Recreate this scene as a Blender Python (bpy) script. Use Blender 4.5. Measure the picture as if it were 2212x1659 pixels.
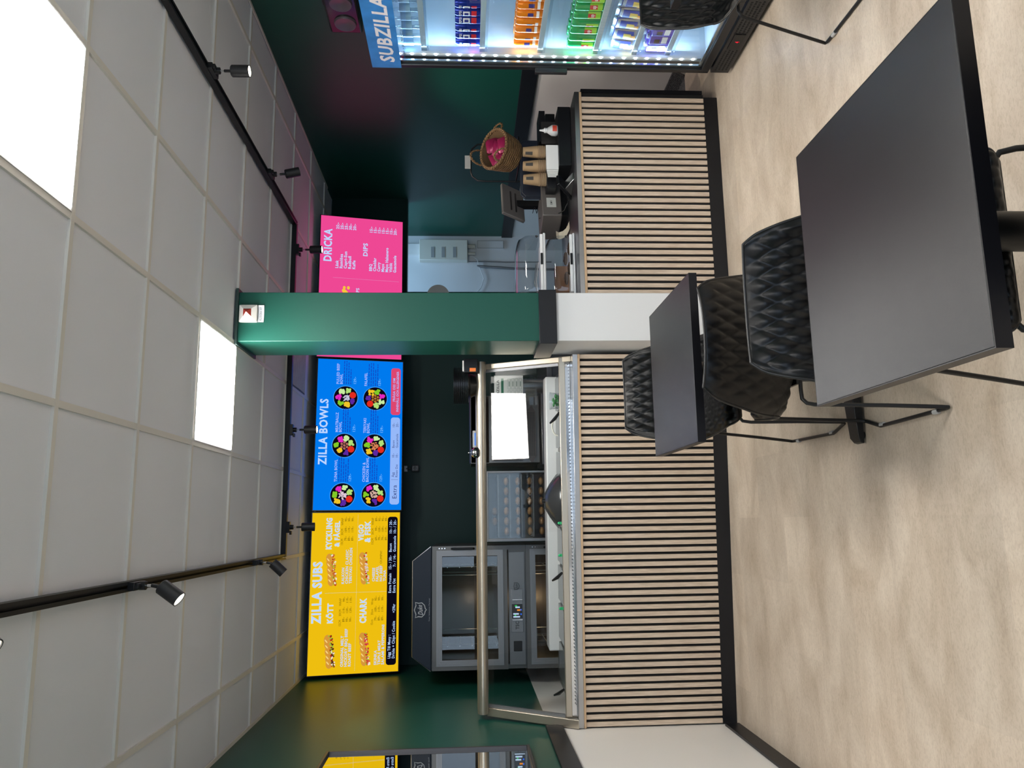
import bpy, bmesh, math, random
from mathutils import Vector, Matrix, Euler
random.seed(7)
PI = math.pi
D = bpy.data
C = bpy.context.scene.collection
for o in list(D.objects): D.objects.remove(o)

# ------------------------------------------------------------------ camera
CH = 1.527
YAW, PITCH, ROLL, FPX = .175377916, -.059405367, -.00526949509, 1678.594
cy, sy, cp, sp = math.cos(YAW), math.sin(YAW), math.cos(PITCH), math.sin(PITCH)
fwd = Vector((sy*cp, cy*cp, sp)); r0 = Vector((cy, -sy, 0)); u0 = r0.cross(fwd)
cr, sr = math.cos(ROLL), math.sin(ROLL)
rgt = r0*cr + u0*sr; upv = u0*cr - r0*sr
cam_d = D.cameras.new('camera'); cam = D.objects.new('camera', cam_d); C.objects.link(cam)
m3 = Matrix((-upv, rgt, -fwd)).transposed()          # the phone was held sideways: picture is turned a quarter
cam.matrix_world = Matrix.Translation((0, 0, CH)) @ m3.to_4x4()
cam_d.sensor_fit = 'HORIZONTAL'; cam_d.sensor_width = 36; cam_d.lens = FPX/2212*36
cam_d.clip_start = .02; cam_d.clip_end = 100
bpy.context.scene.camera = cam

# ------------------------------------------------------------------ world, lights, exposure
S = bpy.context.scene
S.view_settings.view_transform = 'Standard'; S.view_settings.look = 'None'
S.view_settings.gamma = 1; S.view_settings.exposure = 0.0; S.view_settings.use_curve_mapping = False
w = D.worlds.new('world'); S.world = w; w.use_nodes = True
w.node_tree.nodes['Background'].inputs[0].default_value = (.62, .78, 1, 1)
w.node_tree.nodes['Background'].inputs[1].default_value = 1.2
PANEL_L = 37.0
def lamp(name, kind, loc, energy, color, direction=None, **k):
    d = D.lights.new(name, kind); d.energy = energy; d.color = color
    for a, b in k.items(): setattr(d, a, b)
    o = D.objects.new(name, d); C.objects.link(o); o.location = loc
    if direction is not None: o.rotation_euler = Vector(direction).to_track_quat('-Z', 'Y').to_euler()
    return o
lamp('storage_lamp', 'AREA', (2.35, 7.42, 2.74), 21, (.46, .72, 1), (0, -.35, -1), shape='RECTANGLE', size=1.3, size_y=.5)
lamp('window_daylight', 'AREA', (.9, -3.0, 1.5), 40, (.60, .78, 1), (0, 1, -.1), shape='RECTANGLE', size=3.4, size_y=1.9)

# ------------------------------------------------------------------ materials
MATS = {}
def mat(name, col, rough=.5, metal=0.0, emit=None, es=0, bump=0, bscale=200, var=0, vscale=6, spec=.5, alpha=1, coat=0):
    if name in MATS: return MATS[name]
    m = D.materials.new(name); m.use_nodes = True; nt = m.node_tree; n = nt.nodes; b = n['Principled BSDF']
    b.inputs['Base Color'].default_value = (*col, 1); b.inputs['Roughness'].default_value = rough
    b.inputs['Metallic'].default_value = metal; b.inputs['Specular IOR Level'].default_value = spec
    b.inputs['Coat Weight'].default_value = coat
    if emit: b.inputs['Emission Color'].default_value = (*emit, 1); b.inputs['Emission Strength'].default_value = es
    tc = None
    if var or bump: tc = n.new('ShaderNodeTexCoord')
    if var:
        t = n.new('ShaderNodeTexNoise'); t.inputs['Scale'].default_value = vscale; t.inputs['Detail'].default_value = 4
        nt.links.new(tc.outputs['Object'], t.inputs['Vector'])
        mx = n.new('ShaderNodeMix'); mx.data_type = 'RGBA'
        mx.inputs[6].default_value = (*[c*(1-var) for c in col], 1); mx.inputs[7].default_value = (*[min(1, c*(1+var)) for c in col], 1)
        nt.links.new(t.outputs[0], mx.inputs[0]); nt.links.new(mx.outputs[2], b.inputs['Base Color'])
    if bump:
        t = n.new('ShaderNodeTexNoise'); t.inputs['Scale'].default_value = bscale; t.inputs['Detail'].default_value = 3
        nt.links.new(tc.outputs['Object'], t.inputs['Vector'])
        bp = n.new('ShaderNodeBump'); bp.inputs['Strength'].default_value = bump; bp.inputs['Distance'].default_value = .002
        nt.links.new(t.outputs[0], bp.inputs['Height']); nt.links.new(bp.outputs[0], b.inputs['Normal'])
    MATS[name] = m; return m
def s2l(r, g, b):
    return tuple(((c/255)/12.92 if c <= 10 else ((c/255+.055)/1.055)**2.4) for c in (r, g, b))
def em(name, rgb, k=1.0):
    if name in MATS: return MATS[name]
    m = D.materials.new(name); m.use_nodes = True; n = m.node_tree.nodes; n.clear()
    e = n.new('ShaderNodeEmission'); o = n.new('ShaderNodeOutputMaterial')
    e.inputs[0].default_value = (*s2l(*rgb), 1); e.inputs[1].default_value = k
    m.node_tree.links.new(e.outputs[0], o.inputs[0]); MATS[name] = m; return m
def glass(name, tint=(1, 1, 1), ior=1.5, rough=0.0, boost=1.0):
    m = D.materials.new(name); m.use_nodes = True; nt = m.node_tree; n = nt.nodes; n.clear()
    t = n.new('ShaderNodeBsdfTransparent'); g = n.new('ShaderNodeBsdfGlossy'); f = n.new('ShaderNodeFresnel')
    mx = n.new('ShaderNodeMixShader'); o = n.new('ShaderNodeOutputMaterial')
    t.inputs[0].default_value = (*tint, 1); g.inputs['Roughness'].default_value = rough; bf = n.new('ShaderNodeNewGeometry'); mi = n.new('ShaderNodeMix'); mi.inputs[2].default_value = ior; mi.inputs[3].default_value = 1/ior
    nt.links.new(bf.outputs['Backfacing'], mi.inputs[0]); nt.links.new(mi.outputs[0], f.inputs[0])
    mu = n.new('ShaderNodeMath'); mu.operation = 'MULTIPLY'; mu.use_clamp = True; mu.inputs[1].default_value = boost
    nt.links.new(f.outputs[0], mu.inputs[0])
    nt.links.new(mu.outputs[0], mx.inputs[0]); nt.links.new(t.outputs[0], mx.inputs[1]); nt.links.new(g.outputs[0], mx.inputs[2])
    nt.links.new(mx.outputs[0], o.inputs[0]); MATS[name] = m; return m

GREEN = (.007, .072, .052)
def wall_mat(name, upper, lower, z, rough=.36):
    m = D.materials.new(name); m.use_nodes = True; nt = m.node_tree; n = nt.nodes; b = n['Principled BSDF']
    g = n.new('ShaderNodeNewGeometry'); sx = n.new('ShaderNodeSeparateXYZ'); nt.links.new(g.outputs['Position'], sx.inputs[0])
    cmp = n.new('ShaderNodeMath'); cmp.operation = 'GREATER_THAN'; cmp.inputs[1].default_value = z
    nt.links.new(sx.outputs[2], cmp.inputs[0])
    mx = n.new('ShaderNodeMix'); mx.data_type = 'RGBA'; mx.inputs[6].default_value = (*lower, 1); mx.inputs[7].default_value = (*upper, 1)
    nt.links.new(cmp.outputs[0], mx.inputs[0]); nt.links.new(mx.outputs[2], b.inputs['Base Color'])
    b.inputs['Roughness'].default_value = rough; b.inputs['Specular IOR Level'].default_value = .32
    t = n.new('ShaderNodeTexNoise'); t.inputs['Scale'].default_value = 90; t.inputs['Detail'].default_value = 3
    nt.links.new(g.outputs['Position'], t.inputs['Vector'])
    bp = n.new('ShaderNodeBump'); bp.inputs['Strength'].default_value = .12; bp.inputs['Distance'].default_value = .002
    nt.links.new(t.outputs[0], bp.inputs['Height']); nt.links.new(bp.outputs[0], b.inputs['Normal'])
    MATS[name] = m; return m
WHITE = (.78, .76, .73)
wall_paint = wall_mat('green_white_wall_paint', GREEN, WHITE, 1.065)
storage_paint = mat('storage_wall_paint', (.74, .76, .78), .6, bump=.1, bscale=60)
ceil_m = mat('ceiling_tile', (.77, .79, .85), .9, bump=.3, bscale=400, var=.02, vscale=2)
grid_m = mat('ceiling_grid_metal', (.74, .71, .66), .5, var=.06, vscale=3)
black_trim = mat('black_trim', (.007, .0075, .010), .4, var=.3, vscale=9, spec=.35)
black_plastic = mat('black_plastic', (.006, .0065, .008), .35, spec=.4)
black_metal = mat('black_powder_metal', (.006, .0065, .008), .42, bump=.1, bscale=500, spec=.4)
screen_bezel = mat('screen_bezel', (.008, .008, .01), .25)
leather = mat('black_quilted_leather', (.0028, .0028, .0034), .32, bump=.1, bscale=900, spec=.34)
tabletop_m = mat('dark_table_laminate', (.0125, .012, .0135), .27, bump=.2, bscale=1100, var=.18, vscale=3)
table_edge = mat('table_edge_black', (.004, .004, .006), .4, spec=.3)
steel = mat('brushed_steel', (.48, .48, .48), .30, 1, var=.08, vscale=20)
dark_steel = mat('dark_steel_worktop', (.22, .22, .23), .33, 1, var=.15, vscale=12)
alu = mat('champagne_aluminium', (.50, .45, .37), .34, .85)
alu_grey = mat('grey_aluminium', (.24, .245, .26), .42, .6)
chrome = mat('chrome', (.75, .76, .78), .1, 1)
white_pl = mat('white_plastic', (.80, .80, .80), .35)
cream_pl = mat('cream_plastic', (.70, .68, .60), .5)
paper = mat('paper_white', (.82, .82, .80), .8)
pane = glass('clear_pane', (.97, .985, .98))
acry = glass('clear_acrylic', (.93, .95, .96), 1.49, boost=1.3)
wood_trim = mat('oak_trim', (.52, .36, .22), .5, var=.2, vscale=14)
kraft = mat('kraft_paper', (.42, .28, .15), .8, var=.1, vscale=30)
navy = mat('navy_header_panel', (.012, .020, .036), .45, spec=.3)
def slat_mat():
    m = D.materials.new('oak_slat_veneer'); m.use_nodes = True; nt = m.node_tree; n = nt.nodes; b = n['Principled BSDF']
    tc = n.new('ShaderNodeTexCoord'); mp = n.new('ShaderNodeMapping'); mp.inputs['Scale'].default_value = (90, 90, 5)
    nt.links.new(tc.outputs['Object'], mp.inputs[0])
    t = n.new('ShaderNodeTexNoise'); t.inputs['Scale'].default_value = 2.2; t.inputs['Detail'].default_value = 6; t.inputs['Distortion'].default_value = .6
    nt.links.new(mp.outputs[0], t.inputs['Vector'])
    cr_ = n.new('ShaderNodeValToRGB'); cr_.color_ramp.elements[0].position = .3; cr_.color_ramp.elements[0].color = (.46, .355, .265, 1)
    cr_.color_ramp.elements[1].position = .7; cr_.color_ramp.elements[1].color = (.70, .575, .46, 1)
    nt.links.new(t.outputs[0], cr_.inputs[0]); nt.links.new(cr_.outputs[0], b.inputs['Base Color']); b.inputs['Roughness'].default_value = .55
    return m
slat_m = slat_mat()
def floor_mat():
    m = D.materials.new('stone_look_vinyl'); m.use_nodes = True; nt = m.node_tree; n = nt.nodes; b = n['Principled BSDF']
    g = n.new('ShaderNodeNewGeometry'); mp = n.new('ShaderNodeMapping'); mp.inputs['Scale'].default_value = (1, 2.2, 1)
    nt.links.new(g.outputs['Position'], mp.inputs[0])
    t = n.new('ShaderNodeTexNoise'); t.inputs['Scale'].default_value = 2.6; t.inputs['Detail'].default_value = 9; t.inputs['Roughness'].default_value = .66; t.inputs['Distortion'].default_value = .5
    nt.links.new(mp.outputs[0], t.inputs['Vector'])
    t2 = n.new('ShaderNodeTexNoise'); t2.inputs['Scale'].default_value = 62; t2.inputs['Detail'].default_value = 6; t2.inputs['Distortion'].default_value = 1.0
    nt.links.new(mp.outputs[0], t2.inputs['Vector'])
    br = n.new('ShaderNodeTexBrick'); br.inputs['Scale'].default_value = 1; br.inputs['Mortar Size'].default_value = .0012
    br.inputs['Brick Width'].default_value = .62; br.inputs['Row Height'].default_value = .31; br.inputs['Mortar Smooth'].default_value = .6
    br.inputs['Color1'].default_value = (.80, .80, .80, 1); br.inputs['Color2'].default_value = (1, 1, 1, 1); br.inputs['Mortar'].default_value = (.86, .86, .86, 1)
    nt.links.new(g.outputs['Position'], br.inputs['Vector'])
    cr_ = n.new('ShaderNodeValToRGB'); e = cr_.color_ramp.elements
    e[0].position = .32; e[0].color = (.43, .345, .262, 1); e[1].position = .68; e[1].color = (.64, .55, .45, 1)
    nt.links.new(t.outputs[0], cr_.inputs[0])
    cr2 = n.new('ShaderNodeValToRGB'); e = cr2.color_ramp.elements
    e[0].position = .35; e[0].color = (.86, .85, .84, 1); e[1].position = .55; e[1].color = (1, 1, 1, 1)
    nt.links.new(t2.outputs[0], cr2.inputs[0])
    m1 = n.new('ShaderNodeMix'); m1.data_type = 'RGBA'; m1.blend_type = 'MULTIPLY'; m1.inputs[0].default_value = 1
    nt.links.new(cr_.outputs[0], m1.inputs[6]); nt.links.new(cr2.outputs[0], m1.inputs[7])
    m2 = n.new('ShaderNodeMix'); m2.data_type = 'RGBA'; m2.blend_type = 'MULTIPLY'; m2.inputs[0].default_value = .75
    nt.links.new(m1.outputs[2], m2.inputs[6]); nt.links.new(br.outputs[0], m2.inputs[7])
    nt.links.new(m2.outputs[2], b.inputs['Base Color']); b.inputs['Roughness'].default_value = .42
    bp = n.new('ShaderNodeBump'); bp.inputs['Strength'].default_value = .25; bp.inputs['Distance'].default_value = .002
    nt.links.new(t2.outputs[0], bp.inputs['Height']); nt.links.new(bp.outputs[0], b.inputs['Normal'])
    return m
floor_m = floor_mat()
def speckle_mat():
    m = mat('speckled_safety_vinyl', (.07, .07, .075), .6); nt = m.node_tree; n = nt.nodes; b = n['Principled BSDF']
    g = n.new('ShaderNodeNewGeometry'); v = n.new('ShaderNodeTexNoise'); v.inputs['Scale'].default_value = 160
    nt.links.new(g.outputs['Position'], v.inputs['Vector'])
    c_ = n.new('ShaderNodeValToRGB'); e = c_.color_ramp.elements; e[0].position = .5; e[0].color = (.035, .036, .04, 1); e[1].position = .66; e[1].color = (.3, .3, .3, 1)
    nt.links.new(v.outputs[0], c_.inputs[0]); nt.links.new(c_.outputs[0], b.inputs['Base Color']); return m
speckle = speckle_mat()

# ------------------------------------------------------------------ geometry helpers
class MB:
    def __init__(s): s.v = []; s.f = []
    def add(s, vs, fs):
        k = len(s.v); s.v += [tuple(v) for v in vs]; s.f += [tuple(i+k for i in f) for f in fs]; return s
    def box(s, x0, x1, y0, y1, z0, z1, mtx=None):
        vs = [Vector((x, y, z)) for z in (z0, z1) for y in (y0, y1) for x in (x0, x1)]
        if mtx: vs = [mtx @ v for v in vs]
        return s.add(vs, [(0, 2, 3, 1), (4, 5, 7, 6), (0, 1, 5, 4), (2, 6, 7, 3), (0, 4, 6, 2), (1, 3, 7, 5)])
    def prism(s, pts, d0, d1, axis='y'):
        """outline pts (a,b) extruded along axis; y: (x,z), x: (y,z), z: (x,y)"""
        def p(a, b, d):
            return (a, d, b) if axis == 'y' else ((d, a, b) if axis == 'x' else (a, b, d))
        n = len(pts); vs = [p(a, b, d0) for a, b in pts]+[p(a, b, d1) for a, b in pts]
        fs = [tuple(range(n)), tuple(range(2*n-1, n-1, -1))]+[(i, i+n, (i+1) % n+n, (i+1) % n) for i in range(n)]
        return s.add(vs, fs)
    def tube(s, path, r, seg=10, closed=False, rr=None):
        P_ = [Vector(p) for p in path]; n = len(P_); rings = []; nrm = None
        for i in range(n):
            a = P_[(i-1) % n] if (closed or i) else P_[0]; b = P_[(i+1) % n] if (closed or i < n-1) else P_[-1]
            t = (b-a).normalized()
            if nrm is None:
                nrm = t.orthogonal().normalized()
            nrm = (nrm-t*nrm.dot(t)).normalized(); bi = t.cross(nrm); R_ = rr[i] if rr else r
            rings.append([P_[i]+nrm*math.cos(2*PI*k/seg)*R_+bi*math.sin(2*PI*k/seg)*R_ for k in range(seg)])
        vs = [v for q in rings for v in q]; fs = []
        for i in range(n if closed else n-1):
            j = (i+1) % n
            fs += [(i*seg+k, i*seg+(k+1) % seg, j*seg+(k+1) % seg, j*seg+k) for k in range(seg)]
        if not closed: fs += [tuple(reversed(range(seg))), tuple((n-1)*seg+k for k in range(seg))]
        return s.add(vs, fs)
    def cyl(s, a, b, r, seg=20, r2=None): return s.tube([a, b], r, seg, rr=[r, r if r2 is None else r2])
    def lathe(s, prof, c=(0, 0, 0), seg=28, mtx=None, sx=1, sy_=1):
        vs = []; n = len(prof)
        for rr_, z in prof:
            for k in range(seg):
                a = 2*PI*k/seg; v = Vector((rr_*math.cos(a)*sx, rr_*math.sin(a)*sy_, z))
                vs.append((mtx @ v if mtx else v)+Vector(c))
        fs = [(i*seg+k, i*seg+(k+1) % seg, (i+1)*seg+(k+1) % seg, (i+1)*seg+k) for i in range(n-1) for k in range(seg)]
        if prof[0][0] > 1e-6: fs.append(tuple(reversed(range(seg))))
        if prof[-1][0] > 1e-6: fs.append(tuple((n-1)*seg+k for k in range(seg)))
        return s.add(vs, fs)
    def ball(s, c, r, sc=(1, 1, 1), u=12, v=8):
        return s.lathe([(max(1e-7, r*math.sin(PI*i/v)), -r*math.cos(PI*i/v)*sc[2]) for i in range(v+1)], c, u, None, sc[0], sc[1])
    def disc(s, cx_, cz, y, r, seg=24, sx=1, sz=1, rot=0):
        pts = []
        for k in range(seg):
            a, b = r*sx*math.cos(2*PI*k/seg), r*sz*math.sin(2*PI*k/seg)
            pts.append((cx_+a*math.cos(rot)-b*math.sin(rot), y, cz+a*math.sin(rot)+b*math.cos(rot)))
        return s.add(pts, [tuple(range(seg))])
    def build(s, name, m, parent=None, bev=0, smooth=True, ang=40):
        me = D.meshes.new(name); me.from_pydata(s.v, [], s.f); me.materials.append(m)
        bm = bmesh.new(); bm.from_mesh(me); bmesh.ops.recalc_face_normals(bm, faces=bm.faces); bm.to_mesh(me); bm.free()
        if smooth:
            me.shade_smooth(); me.set_sharp_from_angle(angle=math.radians(ang))
        o = D.objects.new(name, me); C.objects.link(o)
        if parent: o.parent = parent
        if bev:
            b = o.modifiers.new('bevel', 'BEVEL'); b.width = bev; b.segments = 2; b.limit_method = 'ANGLE'; b.angle_limit = math.radians(40)
        return o
def tag(o, label=None, cat=None, group=None, kind=None):
    if label: o['label'] = label
    if cat: o['category'] = cat
    if group: o['group'] = group
    if kind: o['kind'] = kind
    return o
def thing(name, label, cat, loc=(0, 0, 0), rz=0, group=None, rx=0):
    o = D.objects.new(name, None); C.objects.link(o); o.location = loc; o.rotation_euler = (rx, 0, rz); o.empty_display_size = .1
    return tag(o, label, cat, group)
def struct(mb, name, m, label=None, cat='room', parent=None, bev=0):
    o = mb.build(name, m, parent, bev=bev); tag(o, label, cat if not parent else None, None, 'structure'); return o
def copy_tree(o, parent=None):
    c = o.copy(); C.objects.link(c)
    if parent: c.parent = parent; c.matrix_parent_inverse = o.matrix_parent_inverse.copy()
    for ch in [x for x in D.objects if x.parent == o]: copy_tree(ch, c)
    return c
_TC = {}
def glyphs(text, bold=0.0, shear=0.0):
    k = (text, bold, shear)
    if k in _TC: return _TC[k]
    cu = D.curves.new('t', 'FONT'); cu.body = text; cu.offset = bold; cu.shear = shear; cu.resolution_u = 2; cu.space_character = 1.04+bold*2
    ob = D.objects.new('t', cu); C.objects.link(ob); bpy.context.view_layer.update()
    me = ob.evaluated_get(bpy.context.evaluated_depsgraph_get()).to_mesh()
    vs = [(v.co.x, v.co.y) for v in me.vertices]; fs = [tuple(p.vertices) for p in me.polygons]
    D.objects.remove(ob); D.curves.remove(cu)
    _TC[k] = (vs, fs); return _TC[k]
def put_text(mb, text, x0, x1, z0, z1, fn, bold=.0, shear=0, align='L'):
    """write text in box x0..x1 (None: natural width) z0..z1 (baseline box); fn maps (x,z)->3d point"""
    vs, fs = glyphs(text, bold, shear)
    if not vs: return
    ax0, ax1 = min(v[0] for v in vs), max(v[0] for v in vs)
    az0, az1 = (-.0, .70) if any(c.islower() or c in ',+-:/' for c in text) else (min(v[1] for v in vs), max(v[1] for v in vs))
    kz = (z1-z0)/(az1-az0)
    if x0 is None: kx = kz*.85; x0 = x1-(ax1-ax0)*kx
    elif x1 is None: kx = kz*.85; x1 = x0+(ax1-ax0)*kx
    else: kx = (x1-x0)/(ax1-ax0)
    mb.add([fn(x0+(a-ax0)*kx, z0+(b-az0)*kz) for a, b in vs], fs)

# ================================================================== the room
H = 2.775; XL, XR = -1.15, 3.03; YF = -3.2; YB = 6.75; YS = 7.97
struct(MB().box(XL-.1, XR+.1, YF-.1, 4.86, -.1, 0), 'floor', floor_m, 'beige stone-look vinyl floor of the dining area')
struct(MB().box(XL-.1, XR+.1, 4.86, YS+.1, -.1, 0), 'floor', speckle, 'dark speckled vinyl floor behind the counters')
struct(MB().box(XL-.1, XR+.1, YF-.1, YS+.1, H+.010, H+.1), 'ceiling', ceil_m, 'suspended ceiling of pale grey tiles')
GX, GY = 1.5777, 2.4242
g = MB()
for i in range(-8, 12):
    x = GX-.6*i
    if XL < x < XR: g.box(x-.0115, x+.0115, YF, YS, H, H+.012)
for j in range(-10, 12):
    y = GY+.6*j
    if YF < y < YS: g.box(XL, XR, y-.0115, y+.0115, H-.0005, H+.012)
g.box(XL, XL+.02, YF, YB, H-.002, H+.004); g.box(XR-.02, XR, YF, YB, H-.002, H+.004)
struct(g, 'trim_1', grid_m, 'pale metal grid of T-bars between the ceiling tiles')
struct(MB().box(XL-.1, XL, YF-.1, YB+.4, 0, H+.1), 'wall_left', wall_paint, 'left wall, green above and white below')
struct(MB().box(XR, XR+.1, YF-.1, YS+.1, 0, H+.1), 'wall_right', wall_paint, 'right wall, green above and white below')
kitchen_paint = mat('dark_green_wall_paint', (.003, .024, .021), .4, spec=.16, bump=.1, bscale=60)
struct(MB().box(XL, 2.04, YB, 7.1, 0, H+.003).box(2.04, XR, 7.0, 7.1, 2.068, H+.003), 'wall_back', kitchen_paint, 'dark green back wall behind the menu screens')
struct(MB().box(1.5, XR, YS, YS+.1, 0, H).box(1.4, 1.5, 7.1, YS+.1, 0, H), 'wall_storage', storage_paint, 'white wall of the room behind the kitchen')
struct(MB().box(XL, XR, YF-.1, YF, 0, .45).box(XL, XR, YF-.1, YF, 2.45, H+.003).box(XL, -.8, YF-.1, YF, .45, 2.45).box(2.7, XR, YF-.1, YF, .45, 2.45), 'wall_front', wall_paint, 'front wall with the shop window')
# pillar
PX0, PX1, PY0, PY1 = .985, 1.262, 4.19, 4.55
struct(MB().box(PX0, PX1, PY0, PY1, 0, H+.003), 'wall_pillar', wall_mat('green_white_pillar_paint', GREEN, (.72, .74, .76), 1.03), 'square pillar, green above and white below', bev=.003)
struct(MB().box(PX0-.02, PX1+.012, PY0-.02, PY1+.015, 1.02, 1.118), 'trim_2', black_trim, 'black band around the pillar', bev=.002)
struct(MB().box(PX0-.02, PX1+.03, PY0-.025, PY1, 0, .10), 'trim_3', black_trim, 'black skirting around the pillar foot', bev=.002)
struct(MB().box(PX0-.018, PX1+.018, PY0-.018, PY1+.018, H-.012, H+.002), 'trim_4', mat('dark_collar', (.03, .06, .055), .5), 'dark collar at the top of the pillar')
struct(MB().box(XL, XL+.016, YF, 4.64, .992, 1.088), 'trim_5', black_trim, 'black dado strip on the left wall', bev=.002)
struct(MB().box(XR-.016, XR, YF, YS, 1.022, 1.135), 'trim_6', black_trim, 'black dado strip on the right wall', bev=.002)
struct(MB().box(XL, XL+.015, YF, 4.56, 0, .082), 'baseboard_left', black_trim, 'black skirting board on the left wall', bev=.002)
cv = MB().prism([(4.79, .096), (4.85, 0), (YB, 0), (YB, .096)], XR-.012, XR, 'x')
struct(cv, 'baseboard_right', speckle, 'dark speckled cove skirting on the right wall')

def panel_light(x, y, label, z=H):
    t = thing('ceiling_light', label, 'ceiling light', (x, y, z), group='square ceiling light panels')
    MB().box(-.287, .287, -.287, .287, -.002, .003).build('frame', mat('light_frame', (.8, .8, .8), .4), t)
    m = em('led_diffuser', (255, 252, 246), PANEL_L)
    MB().box(-.277, .277, -.277, .277, -.0045, -.0021).build('diffuser', m, t, smooth=False)
    return t
panel_light(GX-.3, GY-.3, 'large bright square light panel nearest the camera in the ceiling')
panel_light(GX-.9, GY+1.5, 'bright square light panel in the ceiling beside the green pillar')
panel_light(GX-.3, GY-3.3, 'square light panel in the ceiling behind the camera')
panel_light(GX+.9, GY-1.5, 'added square light panel out of view in the ceiling, brightening the right wall')  # extra panel outside the view, added to brighten the lower right wall
panel_light(GX-2.1, GY-1.5, 'square light panel in the ceiling to the left behind the camera')
# vent
t = thing('air_vent', 'slatted ventilation grille set in the ceiling near the menu screens', 'vent', (1.278, 5.724, H-.003))
MB().box(-.29, .29, -.29, .29, .0, .002).build('backing', mat('vent_dark', (.12, .12, .13), .7), t)
v = MB()
for i in range(19): v.box(-.28, .28, -.28+i*.03, -.268+i*.03, -.006, 0)
v.build('louvre', mat('vent_white', (.55, .55, .56), .5), t)

# track lighting
XT0, XT1, YT = -.21, 2.155, 5.43
tr = MB()
for (a, b) in (((XT0, YF+.3), (XT0, YT)), ((XT1, YF+.3), (XT1, YT))):
    tr.box(a[0]-.018, a[0]-.012, a[1], YT+.018, H-.033, H-.001).box(a[0]+.012, a[0]+.018, a[1], YT+.018, H-.033, H-.001)
    tr.box(a[0]-.012, a[0]-.005, a[1], YT, H-.033, H-.030).box(a[0]+.005, a[0]+.012, a[1], YT, H-.033, H-.030).box(a[0]-.012, a[0]+.012, a[1], YT, H-.012, H-.001)
tr.box(XT0, XT1, YT-.018, YT+.018, H-.035, H-.001)
tag(tr.build('lighting_track', black_metal), 'black U-shaped lighting track mounted under the ceiling tiles', 'lighting track')
lens_on = em('spot_lens_lit', (255, 246, 226), 9); lens_off = mat('spot_lens', (.25, .25, .25), .2)
def spot(x, y, along, d, label, lit=True, head=.088, energy=16):
    t = thing('track_spotlight', label, 'spotlight', (x, y, H-.033), group='black cylinder spotlights on the ceiling track')
    ax = (.02, .05) if along == 'y' else (.05, .02)
    a = MB().box(-ax[0]*.75, ax[0]*.75, -ax[1], ax[1], -.022, .004)
    a.cyl((0, 0, -.02), (0, 0, -.045), .016); a.box(-ax[0]*.5+(.035 if along == 'x' else 0), ax[0]*.5-.0+(.0 if along == 'x' else 0), -ax[1]*.9, -ax[1]*.4, -.034, -.02) if along == 'y' else a.box(-.05, -.025, -.012, .012, -.034, -.02)
    a.build('adapter', black_plastic, t, bev=.002)
    MB().cyl((0, 0, -.045), (0, 0, -.062), .005).build('stem', chrome, t)
    d = Vector(d).normalized(); q = Vector((0, 0, -.064)); q2 = q+Vector((0, 0, -.028))+d*.004
    c0 = q2+Vector((0, 0, -.002)); MB().cyl(q, q2+d*.01, .007).build('joint', black_plastic, t)
    h = MB(); L, R_ = head, .0285
    mt = d.to_track_quat('Z', 'Y').to_matrix().to_4x4()
    h.lathe([(1e-6, 0), (R_-.004, 0), (R_, .004), (R_, L), (R_-.003, L), (R_-.004, L-.006), (R_-.006, L-.010)], c0, 28, mt)
    h.build('lamp_head', mat('spot_black', (.012, .012, .014), .5), t, ang=30)
    MB().lathe([(1e-6, L-.012), (R_-.0045, L-.011), (R_-.0045, L-.003), (1e-6, L-.0028)], c0, 24, mt).build('lens', lens_on if lit else lens_off, t)
    if lit:
        p = Vector((x, y, H-.033))+c0+d*(L+.004)
        lamp('spot_beam', 'SPOT', p, energy, (1, .9, .76), d, spot_size=math.radians(60), spot_blend=.6, shadow_soft_size=.022)
    return t
spot(XT1, 3.49, 'y', (-.02, -.05, -1), 'lit track spotlight nearest the camera on the right-hand track', energy=45)
spot(XT1, 4.62, 'y', (.35, .25, -1), 'track spotlight tilted away on the right-hand track near its corner', energy=45)
spot(1.955, YT, 'x', (0, -.06, -1), 'lit spotlight hanging in front of the pink menu screen')
spot(.648, YT, 'x', (0, -.06, -1), 'lit spotlight hanging in front of the blue menu screen')
spot(-.015, YT, 'x', (0, .12, -1), 'unlit spotlight hanging in front of the yellow menu screen', False)
spot(XT0, 4.66, 'y', (-.85, .15, -.9), 'farthest spotlight on the left-hand track, turned to the left wall', energy=14)
spot(XT0, 3.0, 'y', (-.62, -.1, -.9), 'middle lit spotlight on the left-hand track, tilted left', energy=30)
spot(XT0, 1.86, 'y', (-.62, -.12, -.9), 'lit spotlight cut by the picture edge on the left-hand track', energy=34)

# ================================================================== menu screens
def screen(loc, yaw, tilt, label, bg, W=1.21):
    t = thing('menu_screen', label, 'menu screen', loc, yaw, 'menu screens above the kitchen', tilt); Hh = W*9/16; b = .0075
    MB().box(-W/2-b, W/2+b, .004, .034, -Hh/2-b, Hh/2+b).build('housing', screen_bezel, t, bev=.002)
    MB().box(-W*.3, W*.3, .034, .062, -Hh*.3, Hh*.25).build('back_cover', black_plastic, t)
    br = MB().box(-.25, -.21, .06, .075, -.25, .25).box(.21, .25, .06, .075, -.25, .25).box(-.3, .3, .062, .2, -.02, .02)
    br.build('wall_bracket', black_metal, t)
    d_ = MB().box(-W/2, W/2, .002, .004, -Hh/2, Hh/2).build('display', bg, t, smooth=False)
    def fn(lay):
        y = .0016-lay*.0006
        return lambda s, tt: ((s-.5)*W, y, (.5-tt)*Hh)
    return d_, fn, W, Hh
def scr_text(mb, fn, text, s0, s1, t0, t1, bold=.0, shear=0):
    put_text(mb, text, s0, s1, 0, 1, lambda x, z: fn(x, t1+(t0-t1)*z), bold, shear)
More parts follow.
